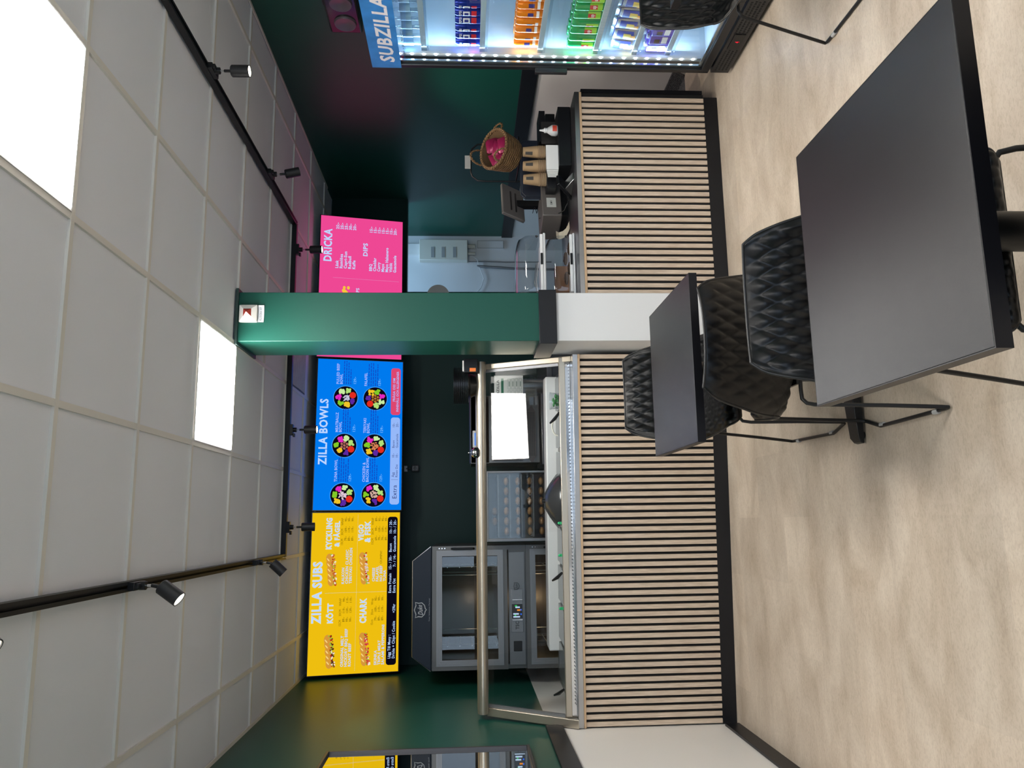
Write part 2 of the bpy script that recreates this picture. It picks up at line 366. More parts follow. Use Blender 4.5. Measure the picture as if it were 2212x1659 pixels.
def line_text(mb, fn, text, s0, t0, t1, W, Hh, bold=0, right=False, sq=1.0):
    # natural proportions: scale in s so that glyph aspect stays true
    vs, fs = glyphs(text, bold); a0 = min(v[0] for v in vs); a1 = max(v[0] for v in vs)
    kx = (t1-t0)/.7*Hh/W*sq; w_ = (a1-a0)*kx
    x0 = s0-w_ if right else s0
    mb.add([fn(x0+(a-a0)*kx, t1-b/.7*(t1-t0)) for a, b in vs], fs)
def quad(mb, fn, s0, s1, t0, t1): mb.add([fn(s0, t0), fn(s1, t0), fn(s1, t1), fn(s0, t1)], [(0, 1, 2, 3)])
def rrect(mb, fn, s0, s1, t0, t1, r, W, Hh, n=6):
    rs, rt = r, r*W/Hh; pts = []
    for cx_, cz, a0 in ((s1-rs, t0+rt, -PI/2), (s1-rs, t1-rt, 0), (s0+rs, t1-rt, PI/2), (s0+rs, t0+rt, PI)):
        for i in range(n+1):
            a = a0+PI/2*i/n; pts.append(fn(cx_+rs*math.cos(a), cz+rt*math.sin(a)))
    mb.add(pts, [tuple(range(len(pts)))])
def ell(mb, fn, s, t_, r, W, Hh, k=1.0, rot=0, seg=14, ks=1.0):
    pts = []
    for i in range(seg):
        a, b = r*ks*math.cos(2*PI*i/seg), r*k*math.sin(2*PI*i/seg)
        x, z = a*math.cos(rot)-b*math.sin(rot), a*math.sin(rot)+b*math.cos(rot)
        pts.append(fn(s+x/W, t_+z/Hh))
    mb.add(pts, [tuple(range(seg))])
def dots(mb, fn, a, b, n, W, Hh):
    for i in range(n):
        s = a[0]+(b[0]-a[0])*i/(n-1); t_ = a[1]+(b[1]-a[1])*i/(n-1); ell(mb, fn, s, t_, .0016, W, Hh, seg=6)
E_ = lambda n, c, k=1.0: em('screen_'+n, c, k)
lilac = E_('lilac_text', (188, 214, 255), 1.0); darktxt = E_('olive_text', (110, 92, 8), 1.0)
halo = E_('halo', (250, 225, 110), 1.0); black_e = E_('black', (10, 8, 22), 1)

# ---- yellow
t, fn, W, Hh = screen((-.517, 6.284, 2.394), .030, .198, 'yellow menu screen headed ZILLA SUBS', E_('yellow', (238, 190, 16), 1.0))
tx = MB(); sm = MB(); dk = MB(); hl = MB()
def head(txt, s0, s1, t0, t1):
    scr_text(hl, fn(1), txt, s0-.003, s1+.003, t0-.004, t1+.004, .05)
    q_ = MB(); scr_text(q_, fn(2), txt, s0, s1, t0, t1, .03); q_.build('menu_heading', lilac, t, smooth=False)
head('ZILLA SUBS', .31, .69, .025, .13)
head('KÖTT', .312, .43, .185, .262); head('KYCKLING', .77, .965, .16, .225); head('& FÅGEL', .785, .945, .24, .31)
head('CHARK', .305, .455, .558, .632); head('VEGO', .82, .922, .525, .582); head('& FISK', .81, .945, .595, .66)
def block(s_names, t_names, names, s_p, t_p, hdr, rows):
    for i, nme in enumerate(names): line_text(tx, fn(2), nme, s_names, t_names+i*.042, t_names+.030+i*.042, W, Hh, .02)
    for i, h_ in enumerate(hdr): line_text(dk, fn(1), h_, s_p+i*.062, t_p, t_p+.026, W, Hh, 0, sq=.78)
    for j, rw in enumerate(rows):
        for i, p_ in enumerate(rw): line_text(dk, fn(1), p_, s_p+.055+i*.062, t_p+.040+j*.038, t_p+.066+j*.038, W, Hh, .008, True, .9)
block(.045, .355, ['ORIGINAL MELT', 'HICKORY BBQ BEEF', 'ROAST BEEF'], .29, .325, ['15CM', '30CM', 'WRAP'], [('89:-', '119:-', '99:-'), ('99:-', '139:-', '119:-'), ('99:-', '139:-', '119:-')])
block(.55, .345, ['KALKON', 'CHICKEN CLASSIC', 'TERIYAKI CHICKEN'], .795, .325, ['15CM', '30CM', 'WRAP'], [('79:-', '109:-', '95:-'), ('89:-', '119:-', '99:-'), ('89:-', '119:-', '99:-')])
block(.045, .725, ['SKINKA', 'TRIPLE MEAT', 'SALAMI & PEPPERONI'], .29, .682, ['15cm', '30cm', 'Wrap'], [('79:-', '109:-', '95:-'), ('89:-', '119:-', '99:-'), ('89:-', '119:-', '99:-')])
block(.56, .69, ['CHEESE', 'FALAFEL', 'NO BEEF', 'TUNA'], .795, .672, ['15CM', '30CM', 'WRAP'], [('69:-', '99:-', '89:-'), ('79:-', '109:-', '95:-'), ('79:-', '109:-', '95:-'), ('89:-', '119:-', '99:-')])
line_text(dk, fn(1), 'OUMPH!', .672, .774, .800, W, Hh, 0)
dots(tx, fn(1), (.495, .17), (.495, .85), 56, W, Hh); dots(tx, fn(1), (.02, .515), (.985, .515), 110, W, Hh)
bk = MB(); rrect(bk, fn(.5), .04, .972, .86, .975, .018, W, Hh); bk.build('price_banner', black_e, t, smooth=False)
for i, rw in enumerate([[('Lägg Till Meny :', .08), ('Extra Protein', .485), ('15:- / 30:-', .635), ('Bacon', .745), ('10:- / 20:-', .865)], [('Dricka + Chips / Cookie', .08), ('+29kr', .36), ('Extra Ost', .485), ('7:- / 14:-', .65), ('Guacamole', .745), ('10:- / 20:-', .865)]]):
    for q_, s_ in rw: line_text(tx, fn(2), q_, s_, .878+i*.048, .909+i*.048, W, Hh, .014, sq=.86)
tx.build('menu_text', lilac, t, smooth=False); dk.build('price_text', darktxt, t, smooth=False); hl.build('heading_glow', E_('warm_glow', (250, 232, 150), 1), t, smooth=False)
def sub(cs, ct, cols):
    L = .118; rot = -.10
    def at_(a, b): return cs+(a*math.cos(rot)-b*math.sin(rot))/W, ct+(a*math.sin(rot)+b*math.cos(rot))/Hh
    g1 = MB()
    for a in (-L+.03, -L*.45, 0, L*.45, L-.03):
        s_, t_ = at_(a, -.010); ell(g1, fn(.6), s_, t_, .036, W, Hh, .72)
    g1.build('sandwich_picture', E_('bread', (214, 150, 58), 1), t, smooth=False)
    g2 = MB()
    for i in range(5):
        s_, t_ = at_(-L*.7+i*L*.34, -.020); ell(g2, fn(.9), s_, t_, .016, W, Hh, .28, rot-.6)
    g2.build('sandwich_picture', E_('bread_light', (248, 214, 132), 1), t, smooth=False)
    for ci, (nm, c, n_) in enumerate(cols):
        g3 = MB()
        for i in range(n_):
            s_, t_ = at_(random.uniform(-L, L), .014+random.uniform(-.011, .011) + ci*.002); ell(g3, fn(1.2+.25*ci), s_, t_, random.uniform(.004, .010), W, Hh, .7, random.random()*3, 7)
        g3.build('sandwich_picture', E_(nm, c, 1), t, smooth=False)
gm = [('lettuce', (150, 190, 60), 30), ('tomato', (190, 40, 24), 20)]
sub(.14, .235, gm+[('beef', (88, 40, 26), 34), ('sauce', (240, 225, 200), 10)])
sub(.64, .232, gm+[('chicken', (196, 110, 50), 34), ('sauce', (240, 225, 200), 12)])
sub(.145, .62, gm+[('salami', (205, 58, 66), 36), ('sauce', (240, 225, 200), 8)])
sub(.645, .60, gm+[('tuna', (222, 196, 190), 40)])

# ---- blue
t, fn, W, Hh = screen((.712, 6.262, 2.380), .040, .201, 'blue menu screen headed ZILLA BOWLS', E_('blue', (0, 122, 238), 1.0))
tx = MB(); dk = MB()
q_ = MB(); scr_text(q_, fn(2), 'ZILLA BOWLS', .29, .728, .035, .135, .03); q_.build('menu_heading', lilac, t, smooth=False)
prices = MB()
def bname(s, t0, lines, td):
    for i, l in enumerate(lines): line_text(tx, fn(2), l, s, t0+i*.041, t0+i*.041+.031, W, Hh, .02, sq=.92)
    for i in range(4 if len(lines) > 1 else 5):
        tt_ = td+i*.026; s_ = s
        while s_ < s+.15-(.05 if i == 3 else 0):
            w_ = random.uniform(.008, .026); quad(dk, fn(1), s_, min(s_+w_, s+.16), tt_, tt_+.010); s_ += w_+.005
    line_text(prices, fn(2), '129:-', s+.005, td+.115, td+.145, W, Hh, .012)
bname(.182, .225, ['TUNA BOWL'], .272); bname(.508, .222, ['MEATBALLZ', 'BOWL'], .305); bname(.832, .218, ['PULLED BEEF', 'BOWL'], .302)
bname(.182, .545, ['CHICKEN &', 'BACON BOWL'], .628); bname(.505, .545, ['TERIYAKI', 'BOWL'], .628); bname(.825, .545, ['FALAFEL'], .592)
lb = MB(); rrect(lb, fn(.5), .035, .615, .865, .975, .018, W, Hh); lb.build('extras_banner', E_('lilac_banner', (150, 184, 248), 1), t, smooth=False)
rb = MB(); rrect(rb, fn(.5), .632, .955, .862, .975, .018, W, Hh); rb.build('allergen_banner', E_('red_banner', (222, 70, 112), 1), t, smooth=False)
ex = MB(); line_text(ex, fn(1), 'Extra', .075, .895, .945, W, Hh, 0)
for i, rw in enumerate([('Ägg', '10:-', 'Bacon', '10:-'), ('Riven Ost', '10:-', 'Guacamole', '20:-')]):
    for q_, s_ in zip(rw, (.215, .345, .41, .55)): line_text(ex, fn(1), q_, s_, .885+i*.042, .913+i*.042, W, Hh, 0, sq=.9)
quad(ex, fn(1), .197, .1985, .88, .96)
ex.build('extras_text', E_('navy_text', (30, 40, 110), 1), t, smooth=False)
line_text(tx, fn(2), 'FRÅGA OSS OM', .725, .885, .912, W, Hh, .02); line_text(tx, fn(2), 'INNEHÅLL OCH ALLERGENER', .655, .927, .954, W, Hh, .02, sq=.9)
tx.build('menu_text', E_('lilac_text2', (172, 188, 255), 1), t, smooth=False); prices.build('price_text', E_('pale_blue', (120, 190, 255), 1), t, smooth=False)
dk.build('description_text', E_('deep_blue', (20, 70, 190), 1), t, smooth=False)
PAL = {'red': (226, 44, 30), 'purple': (92, 40, 160), 'yellow': (240, 196, 40), 'lime': (130, 200, 40), 'magenta': (226, 40, 190), 'pale': (176, 222, 120), 'cuc': (200, 235, 160)}
def bowl(cs, ct, order, topc, topname, n_):
    R_ = .094
    a = MB(); ell(a, fn(.4), cs, ct, R_*1.05, W, Hh, seg=40); a.build('bowl_picture', E_('bowl_rim', (70, 160, 250), 1), t, smooth=False)
    a = MB(); ell(a, fn(.6), cs, ct, R_, W, Hh, seg=40); a.build('bowl_picture', black_e, t, smooth=False)
    for i, cn in enumerate(order):
        an = 2*PI*i/len(order)+.3; a = MB()
        if cn == 'red':
            ell(a, fn(1.1), cs+.060*math.cos(an)/W, ct+.060*math.sin(an)/Hh, .026, W, Hh, seg=18)
        else:
            for k in range(9):
                ell(a, fn(.9+.02*k), cs+(.058*math.cos(an)+random.uniform(-.016, .016))/W, ct+(.058*math.sin(an)+random.uniform(-.016, .016))/Hh, .0125, W, Hh, .8, random.random()*3, 9)
        a.build('bowl_picture', E_('food_'+cn, PAL[cn], 1), t, smooth=False)
    a = MB()
    for k in range(n_):
        rr = .030*math.sqrt(random.random()); an = random.random()*6.3
        if topname in ('meatball', 'falafel'):
            rr = 0 if k == 0 else .024; an = k*PI/3
        ell(a, fn(1.4+.02*k), cs+rr*math.cos(an)/W, ct+rr*math.sin(an)/Hh, .0105 if topname in ('meatball', 'falafel') else .009, W, Hh, .55 if topname not in ('meatball', 'falafel') else .9, random.random()*3, 10)
    a.build('bowl_picture', E_('top_'+topname, topc, 1), t, smooth=False)
od = ['pale', 'cuc', 'red', 'purple', 'yellow', 'lime', 'magenta']
od = ['cuc', 'pale', 'red', 'purple', 'yellow', 'lime', 'magenta']
bowl(.095, .325, od, (222, 200, 214), 'tuna', 26); bowl(.42, .33, od, (176, 106, 92), 'meatball', 7); bowl(.74, .33, ['pale', 'red', 'purple', 'yellow', 'lime', 'magenta', 'cuc'], (200, 200, 225), 'pulled', 20)
bowl(.098, .68, od, (214, 176, 160), 'bacon', 22); bowl(.42, .676, od, (214, 130, 84), 'teriyaki', 24); bowl(.74, .676, ['lime', 'magenta', 'cuc', 'pale', 'red', 'purple', 'yellow'], (176, 112, 44), 'falafel', 7)

# ---- pink
t, fn, W, Hh = screen((1.945, 6.30, 2.394), .012, .209, 'pink menu screen headed DRICKA, partly behind the pillar', E_('pink', (238, 72, 148), 1.0))
tx = MB()
q_ = MB(); scr_text(q_, fn(2), 'DRICKA', .67, .905, .04, .14, .03); q_.build('menu_heading', lilac, t, smooth=False)
for i, (a, b) in enumerate([('Läsk', '25:-'), ('Ramlösa', '25:-'), ('Capri-Sun', '25:-'), ('Redbull', '30:-'), ('Kaffe', '20:-')]):
    line_text(tx, fn(2), a, .625, .185+i*.051, .220+i*.051, W, Hh, .03); line_text(tx, fn(2), b, .955, .185+i*.051, .220+i*.051, W, Hh, .03, True)
q_ = MB(); scr_text(q_, fn(2), 'DIPS', .725, .82, .515, .572, .03); q_.build('menu_heading', lilac, t, smooth=False)
for i, (a, b) in enumerate([('BBQ', '15:-'), ('Cheddar', '15:-'), ('Curry', '15:-'), ('Mayo', '15:-'), ('Mayo Habanero', '15:-'), ('Vitlök', '15:-'), ('Guacamole', '20:-')]):
    line_text(tx, fn(2), a, .62, .592+i*.0495, .627+i*.0495, W, Hh, .03, sq=.9); line_text(tx, fn(2), b, .945, .592+i*.0495, .627+i*.0495, W, Hh, .03, True)
dots(tx, fn(1), (.555, .165), (.555, .955), 64, W, Hh)
line_text(tx, fn(2), 'CHIPS', .405, .44, .478, W, Hh, .02); line_text(tx, fn(2), '20:-', .42, .52, .55, W, Hh, .016)
tx.build('menu_text', lilac, t, smooth=False)
a = MB()
for k in range(14): ell(a, fn(1), .45+random.uniform(-.045, .04), .31+random.uniform(-.05, .05), .014, W, Hh, .8)
a.build('snack_picture', E_('chips', (246, 196, 60), 1), t, smooth=False)
# cables / wall behind are in shade

# ================================================================== slatted counters
def slat_front(L, z0, z1, first=.0, pitch=.040, w_=.0245):
    m_ = MB(); x = first
    while x+w_ <= L+.001: m_.box(x, x+w_, -.011, .0, z0, z1); x += pitch
    return m_
# left counter (local x to the right, y into the kitchen)
LC = thing('serving_counter', 'long oak-slatted counter left of the pillar, under the glass guard', 'counter', (-1.146, 4.602, 0), -.083)
LL = 2.112
MB().box(.0, LL, .012, .72, .083, .862).build('body', black_trim, LC)
MB().box(0, LL, .0, .012, .083, .862).build('felt_backing', mat('black_felt', (.006, .006, .007), .95), LC)
slat_front(LL, .084, .862, .006).build('slat_panel', slat_m, LC, bev=.001)
MB().box(0, LL, -.006, .70, .0, .083).build('plinth', black_trim, LC)
MB().box(0, LL, -.016, .012, .862, .874).build('oak_edge', wood_trim, LC, bev=.001)
MB().box(0, LL, -.014, .10, .874, .905).build('steel_edge', steel, LC, bev=.002)
# right counter
RC = thing('till_counter', 'short oak-slatted counter right of the pillar, holding the till', 'counter', (1.267, 4.262, 0), 0)
RL = 1.262
MB().box(.0, RL, .012, .72, .083, .842).build('body', black_trim, RC)
MB().box(0, RL, .0, .012, .083, .842).build('felt_backing', MATS['black_felt'], RC)
slat_front(RL, .084, .828, .008).build('slat_panel', slat_m, RC, bev=.001)
MB().box(0, RL-.02, -.008, .70, .0, .083).build('plinth', black_trim, RC)
MB().box(0, RL, -.014, .012, .828, .842).build('oak_edge', wood_trim, RC, bev=.001)
MB().box(0, RL, -.012, .74, .842, .87).build('worktop', dark_steel, RC, bev=.002)
MB().box(0, RL, -.0135, -.0115, .843, .869).build('steel_edge', steel, RC)
MB().box(RL+.0005, RL+.022, -.010, .70, .09, .83).build('end_panel', black_trim, RC)

# ================================================================== sneeze guard and prep well
SG = thing('glass_food_guard', 'leaning glass guard in a champagne metal frame on the long counter', 'food guard', (-1.146, 4.602, 0), -.042)
gz0, gz1, gy0, gy1 = .935, 1.43, .0, .30
def gl(z): return gy0+(gy1-gy0)*(z-gz0)/(gz1-gz0)
# top rail: rounded nose profile extruded along x
prof = [(gy1-.030+.040*math.cos(a), 1.434+.032*math.sin(a)) for a in [PI*.5+PI*k/10 for k in range(11)]]+[(gy1+.10, 1.402), (gy1+.10, 1.466)]
MB().prism(prof, .02, LL+.01, 'x').build('top_rail', alu, SG, ang=30)
MB().box(.06, LL-.005, gy0-.004, gy0+.022, .938, .974).build('bottom_rail', alu, SG, bev=.003)
MB().box(.06, LL, gy0+.024, gy0+.05, .906, .936).build('led_channel', chrome, SG)
dd = MB()
for i in range(96): dd.box(.12+i*.0205, .127+i*.0205, gy0+.008, gy0+.0115, .912, .917)
dd.build('perforated_strip', alu_grey, SG)
def post(x0, x1, w_):
    m_ = MB().prism([(gl(.905)-.015, .905), (gl(1.41)-.015, 1.41), (gl(1.41)+w_, 1.41), (gl(.905)+w_, .905)], x0, x1, 'x')
    m_.build('end_post', alu, SG, bev=.004)
post(.0, .05, .06); post(LL-.035, LL, .06)
for x0, x1 in ((.05, .066), (LL-.052, LL-.036)):
    MB().prism([(gl(.975), .975), (gl(1.40), 1.40), (gl(1.40)+.02, 1.40), (gl(.975)+.02, .975)], x0, x1, 'x').build('glazing_bead', alu_grey, SG)
gp = MB(); th = .006
gp.add([(.066, gl(.972), .972), (LL-.052, gl(.972), .972), (LL-.052, gl(1.405), 1.405), (.066, gl(1.405), 1.405)], [(0, 1, 2, 3)])
gp.build('glass_pane', pane, SG, smooth=False)
MB().prism([(gy1+.06, 1.445), (gy1+.06, 1.452), (gy1+.44, 1.452), (gy1+.44, 1.445)], .03, LL-.01, 'x').build('top_shelf', pane, SG)
# refrigerated well
PW = thing('prep_well', 'white-lidded refrigerated ingredient well behind the glass guard', 'prep counter', (-1.146, 4.602, 0), -.083)
MB().box(.07, LL-.06, .13, .72, .905, .93).box(.07, LL-.06, .10, .13, .905, .955).build('surround', steel, PW, bev=.002)
MB().box(.30, LL-.08, .50, .66, .93, 1.012).build('raised_lid', white_pl, PW, bev=.008)
ins = MB()
for i in range(8): ins.box(.16+i*.235, .37+i*.235, .16, .46, .931, .955)
ins.build('ingredient_lid', mat('smoked_lid', (.10, .11, .11), .15), PW, bev=.004)
def local_LC(x, y, z):
    c_, s_ = math.cos(-.083), math.sin(-.083); return (-1.146+x*c_-y*s_, 4.602+x*s_+y*c_, z)
for i, (x, lab) in enumerate([(.16, 'black tongs handle leaning at the left end of the prep well'), (.83, 'black tongs handle sticking up in the middle of the prep well'), (1.78, 'black and white spoon handle leaning at the right end of the prep well')]):
    m_ = MB(); m_.tube([(0, 0, 0), (-.03, .05, .022), (-.05, .10, .045)], .009, 8, rr=[.007, .011, .006])
    o = m_.build('tongs', black_plastic); o.location = local_LC(x, .17, .965); tag(o, lab, 'kitchen tongs')
for i, x in enumerate((.62, .93, 1.12)):
    o = MB().box(-.008, .008, -.005, .005, 0, .018).ball((0, 0, .018), .008, u=10, v=6).build('utensil_clip', mat('green_plastic', (.03, .55, .20), .4)); o.location = local_LC(x, .19, .957)
    tag(o, ['small green clip on the prep well, left of the other green ones', 'small green clip in the middle of the prep well', 'small green clip on the prep well, right of the other green ones'][i], 'clip', 'green clips on the prep well')
o = MB().tube([(math.cos(a)*.055, 0, .03+math.sin(a)*.035) for a in [i*PI/12 for i in range(13)]], .005, 8).build('wire_handle', cream_pl); o.location = local_LC(1.70, .30, .93); tag(o, 'cream wire loop handle at the right end of the prep well', 'handle')
t = thing('herb_tub', 'clear tub of green herbs at the right end of the prep well', 'food tub', local_LC(1.86, .30, .931))
MB().lathe([(.045, 0), (.055, .075), (.052, .075), (.042, .004)], seg=20).build('tub', acry, t)
m_ = MB()
for k in range(40): m_.ball((random.uniform(-.03, .03), random.uniform(-.03, .03), random.uniform(.01, .06)), .011, (1, .6, .5), 6, 4)
m_.build('herbs', mat('herb_green', (.05, .30, .08), .6), t)
t = thing('saucepan_lid', 'dark faceted lid lying on the prep well below the bread cabinet', 'lid', local_LC(1.245, .33, .956))
MB().lathe([(.0001, .085), (.05, .083), (.10, .055), (.160, .012), (.168, 0), (.160, 0), (.095, .048), (.0001, .075)], (0, 0, .004), 10).build('lid_shell', mat('dark_polycarbonate', (.03, .032, .035), .2), t)
MB().cyl((0, 0, .087), (0, 0, .105), .014).build('knob', black_plastic, t)

# things on the top rail
def on_rail(x, y, dz=0):
    p = local_LC(x, y, 1.467+dz); return p
t = thing('bowl_stack', 'tall stack of nested black takeaway bowls on top of the glass guard', 'takeaway bowls', on_rail(1.965, .38, -.014))
zz = .0; parts = MB(); parts.lathe([(.055, 0), (.078, .045), (.10, .055), (.112, .06)], seg=36)
for k in range(16): parts.lathe([(.098, .058+k*.0058), (.116, .0595+k*.0058), (.116, .0620+k*.0058), (.098, .062+k*.0058)], seg=36)
parts.build('bowls', mat('bowl_black', (.008, .008, .009), .28), t, ang=30)
t = thing('service_bell', 'small chrome service bell standing on top of the glass guard', 'bell', on_rail(1.545, .32, -.014))
MB().lathe([(.036, 0), (.036, .007), (.032, .009), (.0001, .009)]).build('base', black_plastic, t)
MB().lathe([(.033, .012), (.031, .026), (.020, .040), (.0001, .045)]).build('dome', chrome, t)
MB().cyl((0, 0, .044), (0, 0, .056), .003).ball((0, 0, .057), .005).build('button', chrome, t)
t = thing('flyer_holder', 'small dark box of flyers on the glass guard beside the pillar', 'flyer box', on_rail(2.09, .30, -.014))
MB().box(-.055, .03, -.03, .03, 0, .085).build('box', black_plastic, t, bev=.003)
MB().box(-.05, -.028, -.0315, -.0305, .012, .05).build('orange_print', mat('orange_print', (.85, .22, .04), .5), t)
MB().box(-.045, .02, -.022, .022, .086, .094).build('paper_stack', paper, t)

# ================================================================== kitchen rear line
t = thing('back_bench', 'stainless steel bench along the dark green back wall', 'bench', (-.15, 6.3, 0))
MB().box(.56, 1.9, -.42, .42, .86, .90).build('bench_top', dark_steel, t, bev=.002)
MB().box(.56, 1.9, -.38, .42, .10, .86).build('cabinet_body', dark_steel, t)
for x in (.6, 1.2, 1.85): MB().box(x-.02, x+.02, -.38, -.34, 0, .1).build('foot', black_plastic, t)
# speed oven
t = thing('speed_oven', 'steel countertop speed oven with a blue display, behind the glass guard', 'oven', (.66, 5.96, .902))
MB().box(-.22, .30, -.02, .34, 0.06, .59).build('housing', mat('oven_grey', (.16,.155,.15), .35, .8), t, bev=.004)
MB().prism([(-.02, .45), (-.02, .59), (.0, .60), (.02, .45)], -.22, .30, 'x').build('control_panel', MATS['oven_grey'], t)
MB().box(-.20, .22, -.12, -.022, .19, .43).build('door', dark_steel, t, bev=.012)
MB().box(-.10, .12, -.123, -.1205, .20, .32).build('door_window', mat('oven_blue_film', (.10, .14, .22), .12), t)
MB().tube([(-.15, -.12, .37), (-.15, -.17, .375), (-.13, -.18, .375), (.12, -.18, .375), (.14, -.17, .375), (.14, -.12, .37)], .009, 12).build('handle', chrome, t)
MB().box(-.10, .03, -.027, -.021, .475, .575).build('display_frame', white_pl, t, bev=.002)
MB().box(-.085, .012, -.029, -.0272, .49, .56).build('display', em('lcd_blue', (90, 150, 250), 1), t, smooth=False)
dt = MB(); put_text(dt, 'Ready 260', -.075, .0, .515, .53, lambda x, z: (x, -.0296, z)); dt.build('display_text', em('lcd_dark', (20, 50, 140), .6), t, smooth=False)
vt = MB().prism([(-.20+.03, .09), (.20-.03, .09), (.22, .12), (.20-.03, .17), (-.17, .17), (-.22, .12)], -.036, -.0215, 'y'); vt.build('vent_panel', mat('perforated_copper_steel', (.12, .10, .09), .35, .8), t)
ho = MB()
for i in range(30):
    for j in range(5): ho.box(-.165+i*.0112, -.159+i*.0112, -.0372, -.0362, .10+j*.013, .107+j*.013)
ho.build('perforation', mat('hole_dark', (.01, .01, .01), .8), t, smooth=False)
MB().box(-.24, .32, -.10, .36, 0, .05).build('base', dark_steel, t, bev=.003)
# sheet of paper menu
t = thing('info_sheet', 'white allergen sheet with green headings standing behind the glass guard', 'sheet', (.885, 5.32, .93), -.08)
MB().box(-.085, .115, -.004, .0, .20, .40).build('sheet', paper, t)
MB().box(-.09, .12, .002, .006, .0, .40).build('stand', acry, t)
m_ = MB(); put_text(m_, 'SUBZILLA', -.055, .085, .366, .384, lambda x, z: (x, -.0046, z), .02); m_.build('heading_text', mat('ink_black', (.02, .02, .02), .6), t, smooth=False)
m_ = MB().box(-.06, .095, -.0048, -.0042, .335, .352); m_.build('green_bar', mat('ink_green', (.02, .16, .09), .6), t)
m_ = MB()
for r_ in range(4):
    for c_ in range(2):
        x0 = -.065+c_*.085; z0 = .305-r_*.026
        m_.box(x0, x0+.075, -.0048, -.0042, z0, z0+.001).box(x0, x0+.075, -.0048, -.0042, z0-.018, z0-.017).box(x0, x0+.001, -.0048, -.0042, z0-.018, z0).box(x0+.074, x0+.075, -.0048, -.0042, z0-.018, z0).box(x0+.02, x0+.055, -.0048, -.0042, z0-.011, z0-.007)
m_.build('table_print', MATS['ink_green'], t, smooth=False)
# cylinder behind sheet
t = thing('steel_canister', 'ribbed steel canister with a black top standing by the pillar side', 'canister', (1.02, 5.85, .902))
m_ = MB().lathe([(.055, 0)]+[(.055+(.003 if k % 2 else 0), .01+k*.012) for k in range(18)]+[(.05, .235)]); m_.build('can_body', steel, t)
MB().lathe([(.056, .235), (.056, .36), (.03, .40), (.0001, .41)]).build('can_top', black_plastic, t)

# bread cabinet
t = thing('bread_cabinet', 'glass-fronted rack cabinet of bread rolls in the middle of the kitchen', 'bread cabinet', (-.14, 5.62, .0))
MB().box(.0, .50, .0, .02, .90, .93).box(.0, .50, 0, .02, 1.37, 1.39).box(0, .022, 0, .02, .93, 1.37).box(.485, .50, 0, .02, .93, 1.37).build('door_frame', alu_grey, t, bev=.002)
MB().box(.0, .50, .02, .36, 1.375, 1.385).box(0, .01, .02, .36, .0, 1.37).box(.49, .50, .02, .36, 0, 1.37).box(.01, .49, .34, .35, 0, 1.37).box(.01, .49, .02, .34, .0, .90).build('shell', mat('cabinet_dark', (.02, .021, .024), .35), t)
rk = MB()
for k in range(5): rk.box(.03, .475, .03, .33, .955+k*.085, .962+k*.085)
rk.build('rack', mat('rack_grey', (.14,.14,.14), .4, .5), t)
for k in range(5):
    for j in range(6):
        if k > 2 and random.random() < .35: continue
        b_ = MB().ball((.07+j*.072, .09+random.random()*.02, .982+k*.085), .026, (1.15, 1.5, .75), 12, 8)
        o = b_.build('bread_roll', mat('crust', (.34, .17, .06), .6, var=.3, vscale=40)); o.location = (-.14, 5.62, 0)
        tag(o, 'brown bread roll lying on a rack inside the glass bread cabinet', 'bread roll', 'bread rolls in the glass cabinet')
MB().box(.022, .485, .008, .012, .93, 1.37).build('door_glass', pane, t)

# deck oven + proofer
OV = thing('bread_oven', 'tall double oven with two glass doors and a navy branded hood in the corner', 'oven', (-1.03, 5.78, 0))
OW = .86
MB().box(.0, OW, .012, .80, 0.12, .70).box(0, .03, .012, .80, .70, 1.78).box(OW-.03, OW, .012, .80, .70, 1.78).box(.03, OW-.03, .76, .80, .70, 1.78).box(.03, OW-.03, .012, .76, 1.75, 1.78).box(.03, OW-.03, .012, .76, 1.10, 1.225).build('cabinet', mat('oven_steel', (.13, .128, .125), .42, .7), OV)
MB().box(.031, .036, .03, .759, .701, 1.749).box(OW-.036, OW-.031, .03, .759, .701, 1.749).box(.036, OW-.036, .752, .759, .701, 1.749).build('oven_lining', mat('oven_interior', (.045, .036, .028), .5), OV)
MB().prism([(.0, 1.782), (OW, 1.782), (OW-.10, 1.916), (.10, 1.916)], -.02, .6, 'y').build('hood', navy, OV, bev=.003)
MB().tube([(.0, -.022, 1.785), (.10, -.022, 1.915), (OW-.10, -.022, 1.915), (OW, -.022, 1.785)], .003, 6).build('hood_trim', steel, OV)
def door(z0, z1, name):
    def ring(x0, x1, a0, a1, w_, y0, y1, m_):
        return MB().box(x0, x1, y0, y1, a0, a0+w_).box(x0, x1, y0, y1, a1-w_, a1).box(x0, x0+w_, y0, y1, a0+w_, a1-w_).box(x1-w_, x1, y0, y1, a0+w_, a1-w_).build(m_, MATS['oven_steel'], None)
    d = ring(.0, OW, z0, z1, .04, -.014, .010, 'oven_door'); d.parent = OV
    g_ = MB()
    for k in range(3):
        q = .030+k*.0135; e_ = q+.0133; ya, yb = -.024+k*.004, -.008
        g_.box(q, OW-q, ya, yb, z0+q, z0+e_).box(q, OW-q, ya, yb, z1-e_, z1-q).box(q, e_, ya, yb, z0+e_, z1-e_).box(OW-e_, OW-q, ya, yb, z0+e_, z1-e_)
    gk = g_.build('gasket_frame', alu_grey, d)
    MB().box(.075, OW-.075, -.006, -.002, z0+.07, z1-.07).build('door_glass', pane, d)
    hb = MB()
    for k in range(3): hb.cyl((OW-.015, -.018, z1-.05-k*.02), (OW-.015, -.012, z1-.05-k*.02), .004, 8)
    hb.build('screw', chrome, d)
    MB().tube([(OW-.018, -.012, z1-.14), (OW-.018, -.045, z1-.15), (OW-.018, -.045, z1-.29), (OW-.018, -.012, z1-.30)], .008, 8).build('door_handle', black_plastic, d)
    return d
